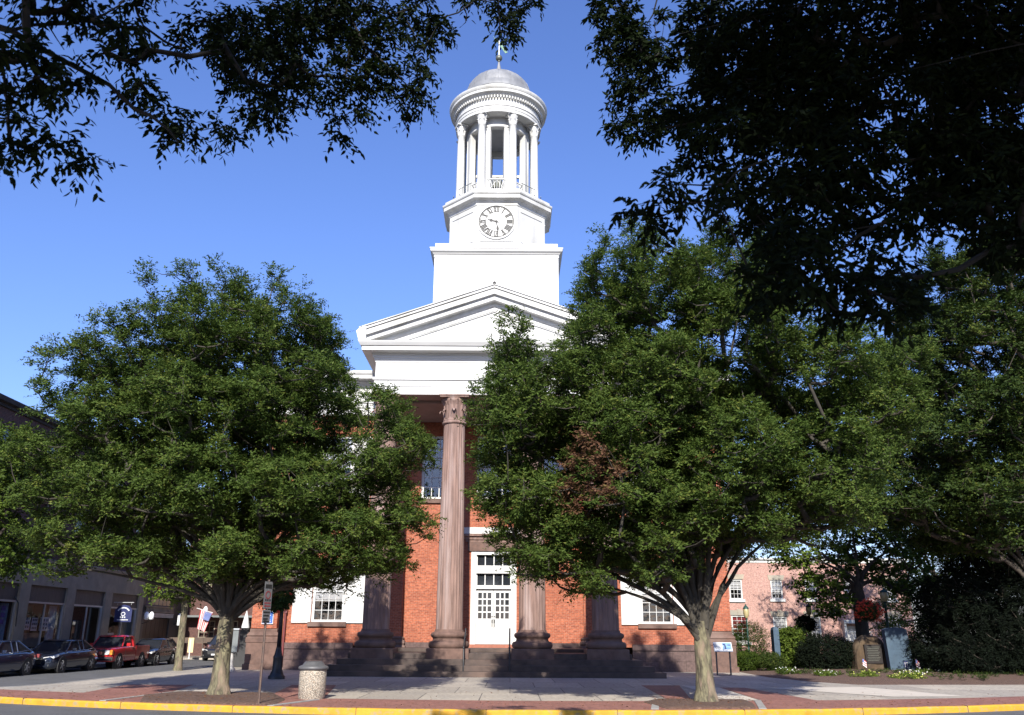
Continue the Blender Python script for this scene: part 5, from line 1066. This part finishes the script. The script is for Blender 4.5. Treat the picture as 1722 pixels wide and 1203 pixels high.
t.box(SX+.0, SX+.16, 60.8, 65.8, 3.301, 3.37); t.box(SX+.0, SX+.16, 60.8, 65.8, 2.95, 3.019); t.build('balustrade', 'limestone', RB)
t = MB()
for k in range(5): t.box(SX-.02, SX+.0, 61.8+.72*k, 62.4+.72*k, 3.45, 4.0)
t.build('fascia_boards', 'cream', RB); box('fascia', 'navy', RB, SX-.028, SX-.021, 61.0, 65.6, 3.4, 4.7); box('awning_stripe', 'stripe_red', RB, SX-.02, SX+.02, 62.6, 63.2, 4.5, 4.75)
def lantern(x, y, z, n, label):
    r_ = thing('globe_lantern', (x, y, z), label, 'lantern', 'white globe lanterns of the restaurant')
    MB().tube([(x-.45, y, z-.55), (x, y, z-.42), (x, y, z-.3)], .03, 6).build('bracket', 'black_metal', r_)
    for k in range(n):
        dx = (k-(n-1)/2)*.32; g = MB(); g.ngon(x+dx, y-.05, [(.08, z-.3), (.15, z-.26), (.17, z-.1), (.155, z+.06), (.09, z+.16), (.05, z+.2)], 16); g.build('globe', 'lamp_glass', r_)
lantern(SX+.55, 60.4, 2.75, 2, 'pair of white globe lanterns left of the dark restaurant doors'); lantern(SX+.5, 66.2, 2.75, 1, 'single white globe lantern right of the dark restaurant doors')
lantern(-22.6, 67.4, 3.3, 1, 'white globe lantern on the farther dark building, left of the flag')
# building that closes the side street
EB = thing('corner_building', (-19, 68, 0), 'dark building closing the side street behind the flag', 'building')
ew = [(x, x+1.2, .9, 2.5) for x in (-23.2, -21.5, -19.6, -17.9, -15.4)]+[(x, x+1.1, 4.2, 6) for x in (-23, -20, -17, -14)]
m_ = MB(); wall_y(m_, -24.52, -10, 0, 8.6, 68, ew, .2); m_.box(-24.52, -10, 68.4, 82, 0, 8.6); m_.build('wall', 'dark_brick', EB)
for a, b, c, d in ew: sash(EB, a, b, c, d, 68, 3, 4, sill=False, frame=.07, fm='limestone')
t = MB(); t.box(-24.4, -13, 66.9, 67.99, 2.78, 2.86).box(-24.4, -13, 66.87, 66.899, 2.72, 2.84); t.build('awning', 'utility_grey', EB)
MB().rect(-24.52, -10, 68, 82, [(0, 8.6), (.3, 8.7), (.3, 8.9), (0, 8.95)]).build('cornice', 'roof_dark', EB)
# flag
FL = thing('flag', (-20.9, 66.8, 2.9), 'striped national flag hanging from a slanted white pole over the side street', 'flag')
a0 = W(331, 1023, 66.3); a1 = W(358, 1031, 66.3)
MB().tube([a1, a0], .03, 6).build('pole', 'sign_white', FL)
def fpt(u, v):
    top = W(337+20*u-3*0, 1025.5+6.5*u, 66.2); bot = W(330.5+14*u, 1057+6*u, 66.2); p = top.lerp(bot, v); p.y += .09*math.sin(u*9+v*2.2); return p
for k in range(13):
    t = MB(); u0, u1 = k/13, (k+1)/13; n = 10
    t.loft([[fpt(u0, j/n), fpt(u1, j/n)] for j in range(n+1)], False, closed=False) if False else [t.add([fpt(u0, j/n), fpt(u1, j/n), fpt(u1, (j+1)/n), fpt(u0, (j+1)/n)], [(0, 1, 2, 3)], True) for j in range(n)]
    t.build('stripe', 'stripe_red' if k % 2 == 0 else 'stripe_white', FL)
t = MB()
for j in range(5):
    P4 = [fpt(.46+.54*i, v) for i, v in ((0, j/5*.42), (1, j/5*.42), (1, (j+1)/5*.42), (0, (j+1)/5*.42))]
    t.add([p+Vector((0, -.12, 0)) for p in P4], [(0, 1, 2, 3)])
cn = t.build('canton', 'canton_blue', FL)
t = MB()
for i in range(5):
    for j in range(4): p = fpt(.53+.1*i, .05+.09*j)+Vector((0, -.135, 0)); t.cbox(p, (.03, .004, .03))
t.build('stars', 'stripe_white', cn)
# white posts with sign plates, patio rail, parasol
S = thing('double_sign', (-22.0, 60.2, 0), 'two small white sign plates on one post at the far kerb', 'sign')
MB().box(-21.78, -21.73, 60.2, 60.25, 0, 2.75).build('post', 'rust_post', S); MB().box(-21.98, -21.77, 60.17, 60.19, 2.1, 2.72).build('sign_plate', 'sign_white', S); MB().box(-21.74, -21.53, 60.17, 60.19, 2.1, 2.72).build('sign_plate', 'sign_white', S)
S = thing('bollard', (-21.3, 61.2, 0), 'thin white post on the sunlit far pavement', 'bollard'); MB().ngon(-21.3, 61.2, [(.07, 0), (.06, .02), (.045, .05), (.045, 1.15), (.02, 1.2)], 10).build('post', 'sign_white', S)
PF = thing('patio_rail', (-21.5, 64.4, 0), 'brown patio rail with cream panels in front of the dark buildings', 'fence')
t = MB(); t.box(-28, -16.2, 64.4, 64.46, .95, 1.32)
for k in range(14): t.box(-27.9+.9*k, -27.82+.9*k, 64.37, 64.49, 0, 1.33)
t.build('rail', 'brown_rail', PF)
for x, w_ in ((-27.2, .5), (-22.35, .38), (-20.55, .36), (-19.6, .42), (-18.4, .4)): MB().box(x-w_/2, x+w_/2, 64.3, 64.36, .32, 1.3).build('panel', 'cream', PF)
PU = thing('parasol', (-18.6, 62.6, 0), 'closed white parasol beyond the grey utility box', 'parasol')
MB().tube([(-18.15, 62.6, 0), (-18.15, 62.6, 3.1)], .03, 6).build('pole', 'sign_white', PU)
MB().ngon(-18.15, 62.6, [(.34, 1.72), (.26, 2.1), (.14, 2.7), (.03, 3.08)], 12).build('canopy', 'sign_white', PU)

# ------------------------------------------------------------------ vehicles (front towards -Y)
def body_loft(st, prof):
    rings = []
    for y, w_, zb, zt in st:
        h = zt-zb; half = [(w_*a, zb+h*b) for a, b in prof]; rings.append([(x, y, z) for x, z in half]+[(-x, y, z) for x, z in reversed(half)])
    return rings
PROF = [(.86, 0), (.97, .1), (1., .3), (1., .62), (.965, .86), (.88, .97), (.5, 1.0)]
def wheels(root, L0, L1, w_, r=.33):
    for y in (L0, L1):
        for sx in (-1, 1):
            t = MB(); X = sx*w_
            ring = lambda q, x: [(X+sx*x, y+q*math.cos(2*math.pi*k/24), r+q*math.sin(2*math.pi*k/24)) for k in range(24)]
            t.loft([ring(r*.6, -.2), ring(r*.97, -.2), ring(r, -.17), ring(r, -.03), ring(r*.96, .0), ring(r*.68, .005)], True, True); wo = t.build('wheel', 'tyre', root)
            q = MB(); q.loft([ring(r*.66, .006), ring(r*.66, .012), ring(r*.58, .0), ring(r*.12, .014)], True)
            for k in range(5):
                a = 2*math.pi*k/5; c = Vector((X+sx*.012, y+r*.36*math.cos(a), r+r*.36*math.sin(a))); q.cbox(c, (.02, r*.56, .05), Matrix.Rotation(a, 3, 'X'))
            q.build('rim', 'rim', wo)
def arches(root, L0, L1, w_, r=.40):
    for y in (L0, L1):
        for sx in (-1, 1):
            t = MB(); X = sx*(w_-.06)
            t.loft([[(X+sx*x, y+q*math.cos(2*math.pi*k/24), .33+q*math.sin(2*math.pi*k/24)) for k in range(24)] for q, x in ((r, -.1), (r, .068))], True); t.build('wheel_arch', 'plastic_black', root)
def car(loc, label, col, L=4.85, W_=.915, H=1.45, wag=False, grille=True, hoodz=.93):
    r_ = thing('parked_car', (0, 0, 0), label, 'car', 'vehicles parked along the side street')
    st = [(0, W_*.66, .30, .58), (.05, W_*.76, .24, .68), (.2, W_*.90, .19, .76), (.55, W_*.985, .17, .83), (1.0, W_, .17, hoodz-.03), (1.35, W_, .17, hoodz+.01), (2.2, W_, .17, hoodz+.03), (3.3, W_, .17, hoodz+.07), (L-.55, W_*.98, .18, hoodz+.1 if not wag else hoodz+.06), (L-.2, W_*.92, .24, hoodz+.05), (L-.03, W_*.82, .33, hoodz-.12), (L, W_*.74, .4, hoodz-.2)]
    b = MB(); b.loft(body_loft(st, PROF), True, True); bo = b.build('body', col, r_)
    c0, c1, c2, c3 = 1.28, 2.05, (3.25 if not wag else L-.75), (L-.75 if not wag else L-.15)
    zb, zt = hoodz, H; wl, wt = W_*.90, W_*.68
    g = MB(); g.loft([[(-wl, c0, zb-.05), (wl, c0, zb-.05), (wl, c3, zb+.05), (-wl, c3, zb+.05)], [(-wt, c1, zt-.05), (wt, c1, zt-.05), (wt, c2, zt-.05), (-wt, c2, zt-.05)]]); g.build('windows', 'glass_dark', r_)
    rf = MB(); rf.loft([[(-wt-.035, c1-.10, zt-.075), (wt+.035, c1-.10, zt-.075), (wt+.035, c2+.1, zt-.075), (-wt-.035, c2+.1, zt-.075)], [(-wt-.0, c1-.03, zt-.03), (wt, c1-.03, zt-.03), (wt, c2+.03, zt-.03), (-wt, c2+.03, zt-.03)], [(-wt*.7, c1+.1, zt), (wt*.7, c1+.1, zt), (wt*.7, c2-.1, zt), (-wt*.7, c2-.1, zt)]], True, True); rf.build('roof', col, r_)
    p = MB()
    for sx in (-1, 1):
        for (a, b_, rr_) in (((sx*wl, c0, zb-.03), (sx*(wt+.01), c1, zt-.06), .035), ((sx*wl, c3, zb+.03), (sx*(wt+.01), c2, zt-.06), .06), ((sx*(wl+.006), (c1+c2)/2+.05, zb), (sx*(wt+.018), (c1+c2)/2+.05, zt-.06), .03)): p.tube([a, b_], rr_, 6)
        if not wag: p.tube([(sx*(wl+.0), c2-.15, zb), (sx*(wt+.012), c2-.1, zt-.06)], .035, 6)
    p.build('pillar', col, r_)
    tr_ = MB()
    for sx in (-1, 1): tr_.tube([(sx*(wl+.012), c0+.2, zb+.0), (sx*(wl+.02), c2, zb+.045), (sx*(wl+.005), c3-.1, zb+.1)], .012, 5)
    tr_.build('window_trim', 'chrome', r_)
    arches(r_, .93, L-1.02, W_); wheels(r_, .93, L-1.02, W_-.0)
    for sx in (-1, 1):
        t = MB(); t.loft([[(sx*W_*.48, -.02+.05, .60), (sx*W_*.50, .02+.02, .70), (sx*W_*.60, .06, .71)], [(sx*W_*.93, .22, .66), (sx*W_*.94, .24, .76), (sx*W_*.93, .28, .77)], [(sx*W_*.985, .5, .73), (sx*W_*.99, .52, .80), (sx*W_*.975, .52, .81)]], True); t.build('headlight', 'lens', r_)
        t = MB(); t.cbox((sx*W_*.86, L-.09, .78), (.3, .16, .14)); t.build('tail_light', 'sign_red', r_)
        t = MB(); t.cbox((sx*(W_+.08), 1.75, zb+.07), (.18, .10, .13)); t.build('mirror', col, r_, bevel=.02)
        t = MB(); t.cbox((sx*(W_+.004), 2.35, zb-.12), (.02, .16, .025)).cbox((sx*(W_+.004), 3.25, zb-.1), (.02, .16, .025)); t.build('door_handle', 'chrome', r_)
        t = MB(); t.cbox((sx*W_*.66, .075, .36), (.22, .05, .08)); t.build('fog_light', 'rim', r_)
    t = MB(); t.prism([(-W_*.42, .42), (W_*.42, .42), (W_*.5, .66), (-W_*.5, .66)], -.02, .06); t.build('grille', 'plastic_black', r_)
    if grille: t = MB(); t.prism([(-.42, .66), (-.10, .50), (.10, .50), (.42, .66), (.34, .66), (.08, .54), (-.08, .54), (-.34, .66)], -.035, -.015); t.box(-.42, .42, -.03, .0, .655, .685); t.build('grille_trim', 'chrome', r_)
    t = MB(); t.box(-.15, .15, -.03, -.02, .36, .46); t.build('licence_plate', 'sign_white', r_)
    r_.location = loc; return r_
car((-21.75, 36.1, -.13), 'dark blue car cut off by the left edge, nearest of the parked row', 'car_navy')
car((-21.38, 41.35, -.13), 'dark sedan with a bright V-shaped grille parked in front of the red pickup', 'car_dark')
car((-20.75, 51.1, -.13), 'small black car with a pale windscreen parked behind the red pickup', 'car_black', L=4.3, W_=.86, H=1.46, wag=True, grille=False)
car((-19.5, 60.6, -.13), 'dark car mostly hidden by the left tree trunk far down the side street', 'car_black', L=4.5, W_=.9, H=1.7, wag=True, grille=False, hoodz=1.05)
T = thing('pickup_truck', (0, 0, 0), 'red pickup truck with a chrome bumper parked between two dark cars', 'pickup truck', 'vehicles parked along the side street'); W_ = .87; L = 4.85
st = [(.08, W_*.9, .42, .95), (.16, W_*.97, .36, 1.0), (.5, W_, .34, 1.02), (1.35, W_, .34, 1.08), (2.9, W_, .34, 1.1), (2.92, W_, .34, 1.1)]
PR2 = [(.9, 0), (.99, .1), (1., .3), (1., .62), (.985, .9), (.93, .98), (.5, 1.0)]
MB().loft(body_loft(st, PR2), True, True).build('body', 'car_red', T)
t = MB()
for sx in (-1, 1): t.loft([[(sx*(W_-.07), 2.97, .4), (sx*W_, 2.97, .4), (sx*W_, 2.97, 1.08), (sx*(W_-.07), 2.97, 1.1)], [(sx*(W_-.07), L-.05, .4), (sx*W_, L-.05, .4), (sx*W_, L-.05, 1.08), (sx*(W_-.07), L-.05, 1.1)]])
t.box(-W_+.07, W_-.07, 2.97, 3.03, .5, 1.09).box(-W_+.07, W_-.07, L-.12, L-.05, .45, 1.09).box(-W_+.07, W_-.07, 3.03, L-.12, .5, .6); t.build('cargo_bed', 'car_red', T)
t = MB(); t.loft([[(-W_*.9, 1.35, 1.05), (W_*.9, 1.35, 1.05), (W_*.9, 2.88, 1.05), (-W_*.9, 2.88, 1.05)], [(-W_*.74, 1.85, 1.58), (W_*.74, 1.85, 1.58), (W_*.74, 2.75, 1.58), (-W_*.74, 2.75, 1.58)]]); t.build('windows', 'glass_dark', T)
t = MB(); t.loft([[(-W_*.78, 1.76, 1.56), (W_*.78, 1.76, 1.56), (W_*.78, 2.84, 1.56), (-W_*.78, 2.84, 1.56)], [(-W_*.74, 1.84, 1.62), (W_*.74, 1.84, 1.62), (W_*.74, 2.78, 1.62), (-W_*.74, 2.78, 1.62)], [(-W_*.6, 1.95, 1.65), (W_*.6, 1.95, 1.65), (W_*.6, 2.7, 1.65), (-W_*.6, 2.7, 1.65)]], True, True); t.build('roof', 'car_red', T)
t = MB()
for sx in (-1, 1):
    t.tube([(sx*W_*.91, 1.33, 1.06), (sx*W_*.76, 1.84, 1.58)], .04, 6); t.cbox((sx*W_*.84, 2.78, 1.32), (.12, .22, .56), Matrix.Rotation(sx*rad(-14), 3, 'Y'))
t.build('pillar', 'car_red', T)
arches(T, .98, 3.85, W_, .44); wheels(T, .98, 3.85, W_, .36)
MB().loft([[(-W_, .02, .42), (W_, .02, .42), (W_, .16, .42), (-W_, .16, .42)], [(-W_, -.02, .5), (W_, -.02, .5), (W_, .16, .5), (-W_, .16, .5)], [(-W_, .03, .6), (W_, .03, .6), (W_, .16, .6), (-W_, .16, .6)]]).build('bumper', 'chrome', T)
MB().box(-W_*.55, W_*.55, .05, .1, .68, .92).build('grille', 'plastic_black', T); MB().box(-W_*.55, W_*.55, .03, .06, .78, .82).box(-W_*.57, W_*.57, .035, .07, .92, .95).box(-W_*.57, W_*.57, .035, .07, .65, .68).build('grille_bars', 'chrome', T)
for sx in (-1, 1):
    MB().box(min(sx*W_*.57, sx*W_*.83), max(sx*W_*.57, sx*W_*.83), .045, .11, .70, .92).build('headlight', 'lens', T); MB().box(min(sx*W_*.84, sx*W_*.99), max(sx*W_*.84, sx*W_*.99), .07, .26, .70, .92).build('indicator', 'amber_lens', T)
    MB().cbox((sx*(W_+.1), 1.7, 1.17), (.2, .1, .16)).build('mirror', 'car_red', T, bevel=.02); MB().cbox((sx*(W_+.004), 2.7, .98), (.02, .14, .04)).build('door_handle', 'plastic_black', T)
    MB().box(min(sx*(W_+.001), sx*(W_+.006)), max(sx*(W_+.001), sx*(W_+.006)), 1.62, 1.635, .42, 1.04).build('door_seam', 'plastic_black', T)
T.location = (-20.95, 46.45, -.13)

# fallen leaves and grit on the pavement, along the kerb and in the beds
rq = np.random.default_rng(5); n = 1500; x = rq.uniform(-16, 17, n); y = kerb0 = np.array([kerb_y(a) for a in x])+.25+rq.exponential(2.2, n)
k_ = rq.random(n) < .35; x[k_] = np.where(rq.random(k_.sum()) < .5, rq.normal(-7.9, 1.2, k_.sum()), rq.normal(5, 1.0, k_.sum())); y[k_] = rq.normal(24.9, .9, k_.sum())
ok_ = (y < 37) & (y > np.array([kerb_y(a) for a in x])+.2); x, y = x[ok_], y[ok_]; n = len(x)
a = rq.uniform(0, 6.28, n); inb = ((abs(x+7.9) < 2) | (abs(x-5) < 1.4)) & (y < 27)
V, F, k = leaves(np.stack([x, y, np.where(inb, .085, .018)], 1), unit(np.stack([np.cos(a), np.sin(a), rq.normal(size=n)*.15], 1)), unit(np.stack([rq.normal(size=n)*.25, rq.normal(size=n)*.25, np.ones(n)], 1)), rq.uniform(.04, .09, n), rq.uniform(.02, .045, n))
o_ = leafmesh('fallen_leaves', [(V, F, np.repeat(rq.uniform(.6, 1, n), k))], 'leaf_basket', None)
tag(o_, 'brown fallen leaves scattered over the pavement and tree beds along the kerb', 'fallen leaves', kind='stuff')
